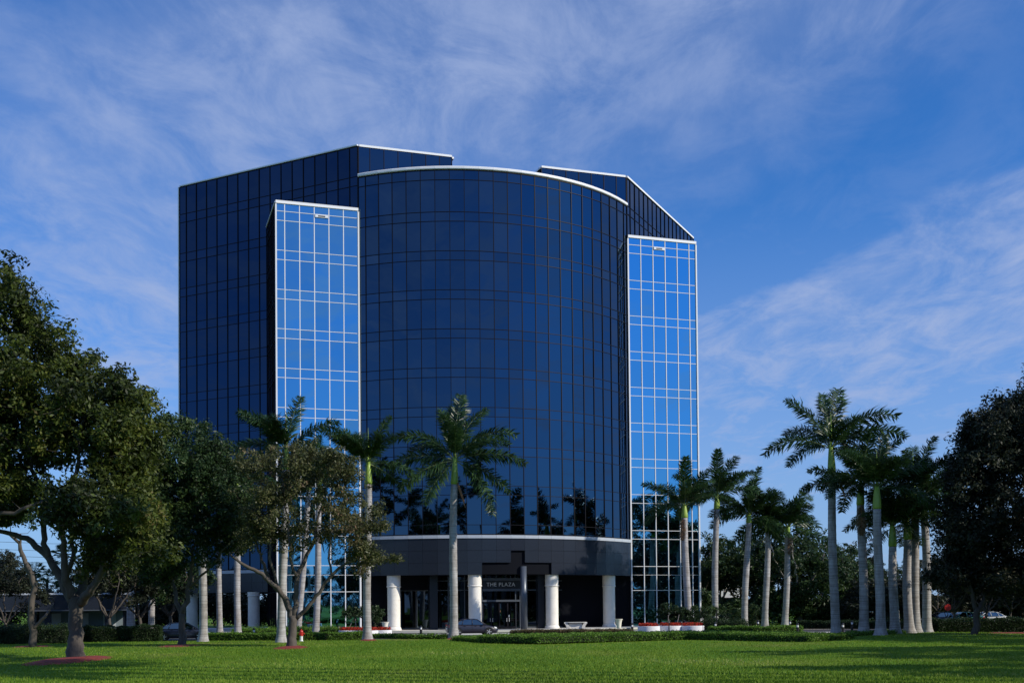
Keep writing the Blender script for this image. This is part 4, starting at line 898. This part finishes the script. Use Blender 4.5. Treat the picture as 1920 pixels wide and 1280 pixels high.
# ------------------------------------------------------------------ hedges
def hedge(label, pts, w, h, mt, dens=520, size=0.060, seed=0, name='hedge', rough=0.05, cat='hedge', shape=1.0):
    rg = np.random.default_rng(seed); root = empty(name, pts[0]); tag(root, label, cat)
    P_ = [Vector(p)-Vector(pts[0]) for p in pts]; nr = []
    for i in range(len(P_)):
        t = (P_[min(i+1, len(P_)-1)]-P_[max(i-1, 0)]); t.z = 0; t.normalize(); nr.append(Vector((t.y, -t.x, 0)))
    def side(q, o): return [p+n*o for p, n in zip(P_, nr)]
    core = MB(); o_ = max(0.1, w/2-0.09); t0 = (P_[1]-P_[0]).normalized()*0.12; t1 = (P_[-1]-P_[-2]).normalized()*0.12
    A_, B_ = side(P_, o_), side(P_, -o_); A_[0] = A_[0]+t0; B_[0] = B_[0]+t0; A_[-1] = A_[-1]-t1; B_[-1] = B_[-1]-t1
    vs_ = [v for a, b in zip(A_, B_) for v in (a, b, b+Z*(h*0.86), a+Z*(h*0.86))]; n_ = len(A_)
    core.add(vs_, [(i*4+k, i*4+4+k, i*4+4+(k+1) % 4, i*4+(k+1) % 4) for i in range(n_-1) for k in range(4)] + [(0, 1, 2, 3), (n_*4-1, n_*4-2, n_*4-3, n_*4-4)])
    cs = []
    for i in range(n_-1):
        a, b = np.array(P_[i]), np.array(P_[i+1]); na, nb_ = np.array(nr[i]), np.array(nr[i+1]); ln = np.linalg.norm(b-a)
        k = int(dens*ln*(w+2*h)); s = rg.random(k)[:, None]; q = rg.random(k)*(w+2*h)
        off = np.where(q < h, w/2, np.where(q < h+w, w/2-(q-h), -w/2))[:, None]; zz = np.where(q < h, q, np.where(q < h+w, h, h-(q-h-w)))
        c = a+(b-a)*s+(na*(1-s)+nb_*s)*off
        hh = 1+0.09*np.sin((c[:, 0]+c[:, 1]*0.7)*1.9+seed)*np.sin(c[:, 1]*1.3)+0.05*np.sin(c[:, 0]*5.1+seed)
        c[:, 2] += zz*hh*0.98; cs.append(c)
    for e, tt in ((0, -1), (n_-1, 1)):
        k = int(dens*w*h*1.3)+20; c = np.array(P_[e])+np.outer((rg.random(k)-0.5)*w, np.array(nr[e])); c[:, 2] += rg.random(k)*h; cs.append(c)
    cs = [c+rg.normal(size=c.shape)*rough for c in cs]
    for c in cs: c[:, 2] = np.maximum(c[:, 2], 0.02)
    core.build('inner_growth', M['hedge_core'], root)
    cs = np.vstack(cs); v, q = leaves(cs, 1, 0.02, size, flat=0.7, seed=seed+3)
    link('foliage', np_mesh('foliage', v, q, M[mt]), root)
def gl(*q, z=ZL): return [tuple(gr(a, b, z)) for a, b in q]
hedge('broad low bright green hedge bed across the front, between the sedan and the tallest palm', [(x, y+2.0, z) for x, y, z in gl((935, 1203.5), (1010, 1205), (1100, 1202), (1200, 1199.5), (1300, 1197.5), (1400, 1199), (1500, 1202), (1578, 1204))], 4.2, 0.44, 'leaf_hedge', seed=1, dens=420)
hedge('short low bright green hedge in front of the dark sedan', [(x, y+0.9, z) for x, y, z in gl((866, 1200), (938, 1203.5))], 1.8, 0.26, 'leaf_hedge', seed=14, dens=560)
hedge('low dark green hedge from the parked car to the left planter', gl((385, 1200), (470, 1200), (560, 1200), (680, 1198)), 1.2, 0.52, 'leaf_hedge', seed=2)
hedge('short thin hedge between the left planter and the sedan palm', gl((702, 1196), (770, 1197), (838, 1197)), 0.7, 0.30, 'leaf_hedge', seed=3)
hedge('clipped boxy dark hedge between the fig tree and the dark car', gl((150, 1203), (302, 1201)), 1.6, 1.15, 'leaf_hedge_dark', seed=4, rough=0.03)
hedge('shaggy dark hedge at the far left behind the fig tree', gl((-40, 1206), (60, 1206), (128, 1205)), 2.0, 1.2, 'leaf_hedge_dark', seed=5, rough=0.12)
hedge('low hedge island at the foot of the palm cluster', gl((1590, 1196), (1640, 1195), (1690, 1192)), 1.2, 0.4, 'leaf_hedge', seed=6)
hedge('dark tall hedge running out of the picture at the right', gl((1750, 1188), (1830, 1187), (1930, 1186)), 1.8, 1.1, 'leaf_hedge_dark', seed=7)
hedge('clipped hedge in front of the driveway right of the building', gl((1330, 1187), (1420, 1187), (1500, 1186)), 1.2, 0.55, 'leaf_hedge', seed=8)
hedge('bronze leaved low planting on the island before the entrance', gl((965, 1188), (1010, 1188), (1080, 1187.5), (1185, 1187)), 2.2, 0.30, 'leaf_purple', seed=9, name='low_shrub_bed', cat='shrubs')
hedge('light green low shrubs beside the hydrant and the left planter', gl((440, 1191), (540, 1190), (640, 1188)), 2.2, 0.5, 'leaf_hedge', seed=10, name='low_shrub_bed', cat='shrubs', rough=0.14)
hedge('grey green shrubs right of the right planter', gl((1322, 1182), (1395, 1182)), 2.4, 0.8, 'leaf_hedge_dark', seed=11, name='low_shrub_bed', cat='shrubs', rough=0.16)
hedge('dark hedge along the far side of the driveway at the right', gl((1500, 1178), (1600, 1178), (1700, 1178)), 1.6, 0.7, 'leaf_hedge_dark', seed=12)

# ------------------------------------------------------------------ planters with flowers
def planter(label, lobes, zb, h, seed):
    root = empty('flower_planter', (lobes[0][0], lobes[0][1], zb)); tag(root, label, 'planter')
    O = Vector((lobes[0][0], lobes[0][1], zb)); cs = []; rg = np.random.default_rng(seed)
    for i, (x, y, r_) in enumerate(lobes):
        c = Vector((x, y, zb))-O; hh = h-0.004*i
        m = MB(); m.lathe([(r_, 0), (r_, hh-0.03), (r_-0.02, hh), (r_-0.16, hh), (r_-0.18, hh-0.06), (0.02, hh-0.06)], 40, c, False); o = m.build('planter_wall', M['white_wall'], root, smooth=False)
        k = int(140*r_*r_*3.14); a = rg.random(k)*6.28; q = np.sqrt(rg.random(k))*(r_-0.12)
        cs.append(np.stack([c.x+np.cos(a)*q, c.y+np.sin(a)*q, hh+rg.random(k)*0.26], 1))
    v, q = leaves(np.vstack(cs), 3, 0.07, 0.07, flat=0.9, seed=seed); link('flowers', np_mesh('flowers', v, q, M['flower']), root)['kind'] = 'stuff'
def pl(px, d): p = at(px, 1140, d); return p.x, p.y
planter('white scalloped planter of red flowers left of the entrance columns', [(*pl(655, 100.5), 0.95), (*pl(686, 99.5), 1.05), (*pl(719, 100.5), 0.72)], ZR, 0.56, 1)
planter('white scalloped planter of red flowers in front of the right tower', [(*pl(1216, 104.2), 1.0), (*pl(1257, 105.5), 1.1), (*pl(1298, 105.2), 1.1)], ZR, 0.62, 2)
# stakes in the planters
for px, d, lean in ((652, 102, 0.5), (668, 102, -0.1), (1252, 107, 0.05), (1268, 107, 0.25)):
    p = at(px, 1140, d); m = MB(); m.tube([(0, 0, 0), (lean, 0, 1.15)], [0.03, 0.03], 6)
    o = m.build('stake', M['bark_pale']); o.location = (p.x, p.y, ZR+0.45)
    tag(o, {652: 'leaning wooden stake at the left of the left planter', 668: 'upright wooden stake in the middle of the left planter', 1252: 'upright stake under the young tree of the right planter', 1268: 'slanting stake in the right planter'}[px], 'stake')

# ------------------------------------------------------------------ mulch rings
def mulch(label, c, rx, ry, h=0.07):
    m = MB(); n = 36; rgm = random.Random(int(c[0]*10)); vs_ = [(0, 0, h)]
    for k in range(n): a = 2*math.pi*k/n; q = 0.5; vs_.append((math.cos(a)*rx*q, math.sin(a)*ry*q, h*0.9+rgm.uniform(-.01, .01)))
    for k in range(n): a = 2*math.pi*k/n; q = rgm.uniform(0.93, 1.05); vs_.append((math.cos(a)*rx*q, math.sin(a)*ry*q, -0.06))
    fs = [(0, 1+k, 1+(k+1) % n) for k in range(n)] + [(1+k, 1+n+k, 1+n+(k+1) % n, 1+(k+1) % n) for k in range(n)]
    m.add(vs_, fs); o = m.build('mulch_bed', M['mulch'], smooth=True); o.location = c
    tag(o, label, 'mulch', kind='stuff')
def gz(px, py): p = gr(px, py); p.z = bump_z(p.x, p.y); return p
p = gz(137, 1239); mulch('red mulch ring round the fig tree trunk at the left', p, 1.65, 5.2, 0.12)
p = gz(335, 1213); mulch('red mulch patch under the dark green tree', p, 1.5, 3.0)
p = gz(545, 1215); mulch('red mulch ring round the wide low-forked tree', p, 1.15, 3.2, 0.10)
for px, py, lb in ((849, 1197, 'red mulch at the foot of the palm beside the sedan'), (689, 1200, 'red mulch at the foot of the palm by the left planter'), (1676, 1191, 'red mulch under the middle of the palm cluster'), (1738, 1186, 'red mulch at the right end of the palm cluster')):
    mulch(lb, gz(px+2, py), 0.75, 1.5, 0.10)
mulch('red mulch strip under the slim dark tree', gz(62, 1213), 1.6, 2.0); mulch('red mulch strip at the far right edge', gz(1890, 1192), 2.2, 2.0)

# ------------------------------------------------------------------ bollard lights
def bollard():
    root = empty('bollard_light')
    m = MB(); m.lathe([(0.11, 0), (0.11, 0.62)], 16); m.build('post', M['black'], root, smooth=False)
    m = MB(); m.lathe([(0.085, 0.62), (0.085, 0.80)], 16); m.build('lamp_glass', M['lamp_glass'], root)
    m = MB(); m.lathe([(0.12, 0.80), (0.12, 0.86), (0.07, 0.93), (0.02, 0.95)], 16); m.build('cap', M['black'], root)
    return root
BL = [(789, 1192.5, 'black bollard light in front of the entrance paving, left of the sedan'), (476, 1198, 'bollard light in the hedge right of the under-wing palms'), (441, 1192, 'bollard light beside the grey palm trunk under the left wing'),
      (635, 1190, 'bollard light at the left end of the left planter'), (1185, 1187, 'bollard light at the left end of the right planter'), (1341, 1185, 'bollard light at the foot of the first palm right of the building'),
      (1421, 1180, 'bollard light between the second and third palms right of the building'), (1481, 1180, 'bollard light just left of the driveway at the right'), (1495, 1189, 'bollard light standing on the pale driveway at the right'),
      (1580, 1189, 'bollard light just right of the tallest palm'), (1597, 1182, 'small far bollard light right of the tallest palm')]
B0 = bollard()
for k, (px, py, lb) in enumerate(BL):
    o = B0 if k == 0 else copy_tree(B0); d = 2168*2.5/(py-(1136-.009*(px-960))); p = at(px, 1140, d); o.location = (p.x, p.y, ZR); tag(o, lb, 'bollard light', 'bollard lights along the drive')

# ------------------------------------------------------------------ hydrant
p = gr(565, 1202); p.z = ZL
hy = empty('fire_hydrant', p); tag(hy, 'red fire hydrant with a white lower body beside the forked tree', 'fire hydrant')
m = MB(); m.lathe([(0.16, 0), (0.16, 0.05), (0.11, 0.07), (0.11, 0.42)], 16); m.build('barrel', M['white_wall'], hy, smooth=False)
m = MB(); m.lathe([(0.15, 0.42), (0.15, 0.47), (0.125, 0.48), (0.125, 0.66), (0.15, 0.67), (0.15, 0.71), (0.12, 0.78), (0.06, 0.84), (0.03, 0.86), (0.03, 0.92)], 16); m.tube([(-0.24, 0, 0.57), (0.24, 0, 0.57)], 0.06, 10); m.tube([(0, 0, 0.57), (0, -0.25, 0.57)], 0.08, 10); m.build('bonnet', M['red_paint'], hy)

# ------------------------------------------------------------------ stone table and urn before the lobby
p = at(1079, 1140, 112.5)
tb = empty('stone_table', (p.x, p.y, GZ+0.02)); tag(tb, 'pale carved stone table on the paving between the two right columns', 'stone table')
def loft(m, secs, n=28):
    vs_ = []
    for z_, a, b in secs:
        for k in range(n): t = 2*math.pi*k/n; c, s = math.cos(t), math.sin(t); e = 0.6; vs_.append((a*math.copysign(abs(c)**e, c), b*math.copysign(abs(s)**e, s), z_))
    fs = [(i*n+k, i*n+(k+1) % n, (i+1)*n+(k+1) % n, (i+1)*n+k) for i in range(len(secs)-1) for k in range(n)] + [tuple(range(n-1, -1, -1)), tuple(range((len(secs)-1)*n, len(secs)*n))]
    m.add(vs_, fs)
m = MB(); loft(m, [(0.66, 1.00, 0.38), (0.70, 1.06, 0.42), (0.74, 1.06, 0.42)]); m.build('table_top', M['stone'], tb)
for sx in (-1, 1):
    m = MB()
    for k in range(6):
        s = k/5; m.box((sx*(0.72+0.24*s*s), 0, 0.06+0.6*s), (0.15, 0.28, 0.065))
    m.build('leg', M['stone'], tb)
m = MB(); m.prism([(-0.62,-0.14),(0.62,-0.14),(0.62,0.14),(-0.62,0.14)], 0.04, 0.62); m.build('stretcher', M['stone'], tb)
def urn(label, px, d, s):
    p = at(px, 1140, d); m = MB(); m.lathe([(0.20*s, 0), (0.20*s, 0.05*s), (0.22*s, 0.1*s), (0.28*s, 0.6*s), (0.34*s, 0.86*s), (0.40*s, 0.9*s), (0.40*s, 0.95*s), (0.33*s, 0.95*s), (0.28*s, 0.8*s), (0.02, 0.75*s)], 24)
    o = m.build('stone_urn', M['stone'], smooth=False); o.location = (p.x, p.y, GZ+0.01); tag(o, label, 'urn', 'stone urns by the columns')
urn('cream stone urn right of the rightmost entrance column', 1160, 117.5, 1.0); urn('cream stone urn left of the leftmost entrance column', 722, 114, 0.95)

# ------------------------------------------------------------------ cars
def sedan(name, label, loc, rz, paint, Lc=4.45, grp=None):
    """heading +x; smooth body lofted through cross sections, cabin with glass, lamps, mirrors and wheels"""
    root = empty(name, loc, rz); tag(root, label, 'car', grp)
    hw = 0.86
    # x, sill z, belt z, half width
    st = [(-2.22, 0.42, 0.72, 0.62), (-2.16, 0.30, 0.90, 0.76), (-1.95, 0.22, 0.98, 0.83), (-1.3, 0.20, 0.98, 0.86), (-0.4, 0.20, 0.96, 0.87), (0.5, 0.20, 0.94, 0.87), (1.1, 0.20, 0.90, 0.86), (1.6, 0.20, 0.82, 0.84), (2.0, 0.22, 0.72, 0.78), (2.18, 0.30, 0.60, 0.66), (2.24, 0.38, 0.50, 0.55)]
    vs_ = []; ring = [(-1, 0.0), (-1.0, 0.35), (-0.99, 0.7), (-0.93, 0.92), (-0.8, 1.0), (-0.3, 1.03), (0.3, 1.03), (0.8, 1.0), (0.93, 0.92), (0.99, 0.7), (1.0, 0.35), (1, 0.0)]; n = len(ring)
    for x, z0, z1, w in st:
        for a, b in ring: vs_.append((x, a*w, z0+(z1-z0)*b))
    fs = [(i*n+k, (i+1)*n+k, (i+1)*n+(k+1) % n, i*n+(k+1) % n) for i in range(len(st)-1) for k in range(n)] + [tuple(range(n)), tuple(range(len(vs_)-1, len(vs_)-n-1, -1))]
    m = MB(); m.add(vs_, fs)
    m.build('body', paint, root, smooth=True)
    cab = [(-1.72, 0.97, 0.70), (-1.05, 1.33, 0.60), (-0.55, 1.43, 0.57), (0.0, 1.44, 0.57), (0.35, 1.40, 0.58), (1.18, 0.90, 0.72)]
    # roof and pillars
    m = MB(); vs_ = []
    for x, z, w in cab: vs_ += [(x, -w, z), (x, -w*0.6, z+0.03), (x, w*0.6, z+0.03), (x, w, z)]
    fs = [(i*4+k, (i+1)*4+k, (i+1)*4+k+1, i*4+k+1) for i in range(1, 4) for k in range(3)]
    m.add(vs_, fs)
    for s in (-1, 1):
        for i in range(len(cab)-1):
            a, b = cab[i], cab[i+1]; m.tube([(a[0], s*a[2], a[1]), (b[0], s*b[2], b[1])], 0.035, 5)
        m.tube([(-0.12, s*0.84, 0.95), (-0.08, s*0.575, 1.43)], 0.04, 5); m.tube([(-1.02, s*0.84, 0.96), (-0.86, s*0.60, 1.36)], 0.035, 5)
    m.build('roof', paint, root, smooth=True)
    for s in (-1, 1):
        m = MB(); m.add([(-1.62, s*0.80, 0.98), (-1.05, s*0.80, 0.96), (-0.90, s*0.60, 1.34), (-1.05, s*0.595, 1.31)], [(0, 1, 2, 3)]); m.build('quarter_window', M['car_glass'], root)
        m = MB(); m.add([(-0.99, s*0.83, 0.96), (-0.14, s*0.83, 0.95), (-0.12, s*0.57, 1.42), (-0.84, s*0.595, 1.36)], [(0, 1, 2, 3)]); m.build('side_window', M['car_glass'], root)
        m = MB(); m.add([(-0.08, s*0.83, 0.95), (0.98, s*0.80, 0.92), (0.33, s*0.575, 1.38), (-0.04, s*0.57, 1.42)], [(0, 1, 2, 3)]); m.build('side_window', M['car_glass'], root)
        m = MB(); m.box((0.86, s*0.95, 0.98), (0.07, 0.09, 0.065)); m.build('mirror', paint, root, bevel=0.02)
        for x in (-0.78, 0.18): m = MB(); m.box((x, s*0.872, 0.84), (0.09, 0.012, 0.015)); m.build('door_handle', M['black'], root)
        for x in (-0.12, 1.0): m = MB(); m.box((x, s*0.868, 0.60), (0.006, 0.006, 0.30)); m.build('door_gap', M['black'], root)
        m = MB(); m.add([(-2.19, s*0.45, 0.72), (-2.17, s*0.76, 0.70), (-1.90, s*0.86, 0.78), (-1.92, s*0.84, 0.95), (-2.14, s*0.76, 0.93), (-2.20, s*0.45, 0.90)], [(0, 1, 4, 5), (1, 2, 3, 4)]); m.build('tail_light', M['tail'], root)
        m = MB(); m.add([(2.20, s*0.35, 0.56), (2.12, s*0.72, 0.58), (1.86, s*0.835, 0.66), (1.86, s*0.82, 0.76), (2.08, s*0.70, 0.70), (2.19, s*0.35, 0.64)], [(0, 1, 4, 5), (1, 2, 3, 4)]); m.build('headlight', M['lamp_glass'], root)
    m = MB(); m.add([(-1.66, -0.70, 1.00), (-1.66, 0.70, 1.00), (-1.04, 0.57, 1.35), (-1.04, -0.57, 1.35)], [(0, 1, 2, 3)]); m.build('rear_window', M['car_glass'], root)
    m = MB(); m.add([(1.13, -0.70, 0.94), (1.13, 0.70, 0.94), (0.36, 0.56, 1.42), (0.36, -0.56, 1.42)], [(0, 1, 2, 3)]); m.build('windscreen', M['car_glass'], root)
    m = MB(); m.box((-2.235, 0, 0.62), (0.012, 0.26, 0.07)); m.build('number_plate', M['lamp_glass'], root)
    for x in (-1.38, 1.36):
        for s in (-1, 1):
            m = MB(); m.lathe([(0.36, -0.02), (0.36, 0.02)], 24); a = m.build('wheel_arch', M['black'], root); a.rotation_euler = (R(90), 0, 0); a.location = (x, s*0.868, 0.36)
            m = MB(); m.lathe([(0.22, -0.1), (0.30, -0.1), (0.32, -0.07), (0.32, 0.07), (0.30, 0.1), (0.22, 0.1)], 28); w = m.build('wheel', M['rubber'], root); w.rotation_euler = (R(90), 0, 0); w.location = (x, s*0.80, 0.32)
            m = MB(); m.lathe([(0.22, -0.06), (0.22, 0.06)], 24)
            for k in range(5):
                c = 2*math.pi*k/5; m.box((math.cos(c)*0.12, math.sin(c)*0.12, s*-0.105), (0.10, 0.03, 0.012), (Vector((math.cos(c), math.sin(c), 0)), Vector((-math.sin(c), math.cos(c), 0)), Z))
            m.lathe([(0.06, -0.12), (0.06, 0.12)], 12); m.build('rim', M['rim'], w)
    return root
p = at(884, 1140, 101.5); sedan('parked_sedan', 'dark grey four-door sedan parked before the entrance columns', (p.x, p.y, ZR), R(14), M['car_dark'])
p = at(342, 1140, 93.5); sedan('parked_sedan', 'dark blue sedan half hidden behind the tree trunks at the left', (p.x, p.y, ZR), R(12), M['car_blue'])
for px, d, mt, lb in ((1805, 126, 'car_teal', 'teal car far behind the right hand trees'), (1765, 127, 'car_blue', 'dark blue car far behind the palm cluster at the right'), (1850, 127, 'car_white', 'silver car far behind the dark right tree')):
    p = at(px, 1140, d); sedan('parked_car', lb, (p.x, p.y, ZR), R(185), M[mt], grp='cars parked beyond the right hand trees')

# ------------------------------------------------------------------ low pavilion at the left
p0, p1 = at(-160, 1140, 108), at(252, 1140, 114); pv = empty('low_pavilion', (p0.x, p0.y, ZR)); tag(pv, 'low flat-roofed drive-through pavilion with a dark fascia at the left', 'pavilion')
a0 = Vector((0, 0, 0)); t = Vector((p1.x-p0.x, p1.y-p0.y, 0)); Ln = t.length; t.normalize(); nb = Vector((-t.y, t.x, 0))
def pbx(m, s0, s1, d0, d1, z0, z1): m.box(t*((s0+s1)/2)+nb*((d0+d1)/2)+Z*((z0+z1)/2), ((s1-s0)/2, (d1-d0)/2, (z1-z0)/2), (t, nb, Z))
m = MB(); pbx(m, -0.1, Ln+0.1, -0.1, 12.1, 4.02, 4.18); m.build('roof_edge', M['trim'], pv)
nn_ = int(Ln/2.2)
for k in range(nn_):
    m = MB(); pbx(m, k*Ln/nn_+0.01, (k+1)*Ln/nn_-0.01, 0, 0.15, 2.55, 4.02); m.build('fascia_panel', M['granite'], pv)
m = MB(); pbx(m, 0, Ln, 0.16, 12, 2.62, 4.0); m.build('roof', M['core'], pv)
m = MB(); pbx(m, 0, Ln, -0.03, 0.17, 2.45, 2.545); m.build('fascia_trim', M['frame_grey'], pv)
for s in (1.0, 6.0, 11.5, 17.0, Ln-0.8): m = MB(); pbx(m, s-0.3, s+0.3, 1.2, 1.8, 0, 2.6); m.build('pier', M['granite'], pv)
m = MB(); pbx(m, Ln-9.0, Ln-0.4, 4, 4.3, 0, 2.6); m.build('wall', mat('grey_blue_wall', (0.16, 0.20, 0.24), 0.8), pv)
for s in (Ln-8.2, Ln-5.6, Ln-3.0): m = MB(); pbx(m, s, s+1.2, 3.9, 3.99, 0.1, 2.2); m.build('panel', M['trim'], pv)

# ------------------------------------------------------------------ far white buildings behind the trees
def far_block(label, pxa, pxb, ytop, d, bands, win):
    a, b = at(pxa, 1140, d), at(pxb, 1140, d); top = at((pxa+pxb)/2, ytop, d).z-ZR; root = empty('low_office_building', (a.x, a.y, ZR)); tag(root, label, 'building')
    w = b.x-a.x; m = MB(); m.bx(0, w, 0.3, 15, 0, top); m.build('wall', M['white_wall'], root)
    for z0, z1 in bands:
        m = MB(); m.bx(0.4, w-0.4, 0.15, 0.295, z0*top, z1*top); f = m.build('window_band', M['core'], root)
        x = 0.5
        while x < w-win: m = MB(); m.bx(x, x+win-0.12, 0.06, 0.145, z0*top+0.05, z1*top-0.05); m.build('window', M['glass_lobby'], f); x += win
far_block('white low office building glimpsed between the palms just right of the tower', 1309, 1404, 1088, 175, [(0.33, 0.58)], 1.5)
far_block('pale building hidden behind the thicket at the right', 1560, 1960, 1128, 185, [(0.1, 0.35), (0.55, 0.8)], 2.5)
p = at(1340, 1140, 135); m = MB(); m.bx(-1.7, 1.7, 0, 0.2, 0, 1.0); o = m.build('low_wall', M['white_wall']); o.location = (p.x, p.y, ZR+0.25); tag(o, 'low white wall piece behind the shrubs right of the building', 'wall')
# thin signpost in front of the first right palm, dark post by planter
for px, h, d, lb in ((1343.5, 2.0, 104, 'thin dark post in front of the first palm right of the building'), (1254, 1.1, 101, 'thin dark post before the right planter')):
    p = at(px, 1140, d); m = MB(); m.tube([(0, 0, 0), (0, 0, h)], 0.05, 8); o = m.build('post', M['black']); o.location = (p.x, p.y, ZR); tag(o, lb, 'post')
# red stop sign deep in the trees
p = at(1777, 1140, 118); ss = empty('road_sign', (p.x, p.y, ZR)); tag(ss, 'small red octagonal sign among the trunks at the right', 'road sign')
m = MB(); m.tube([(0, 0.04, 0), (0, 0.04, 2.3)], 0.03, 6); m.build('pole', M['frame_grey'], ss)
m = MB(); m.tube([(0, 0, 2.0), (0, -0.02, 2.0)], 0.36, 8); m.build('sign_plate', M['red_paint'], ss)
# overhead wires seen between the limbs at the left
for k, y in enumerate((1012, 1026, 1038, 1048)):
    a, b = at(-150, y-2, 180), at(330, y+8, 190); m = MB(); m.tube([a, (a+b)/2-Z*0.3, b], 0.035, 4); o = m.build('overhead_wire', M['black'])
    tag(o, ['topmost', 'second highest', 'second lowest', 'lowest'][k]+' of the four overhead wires in the gap under the fig tree', 'wire', 'overhead wires')
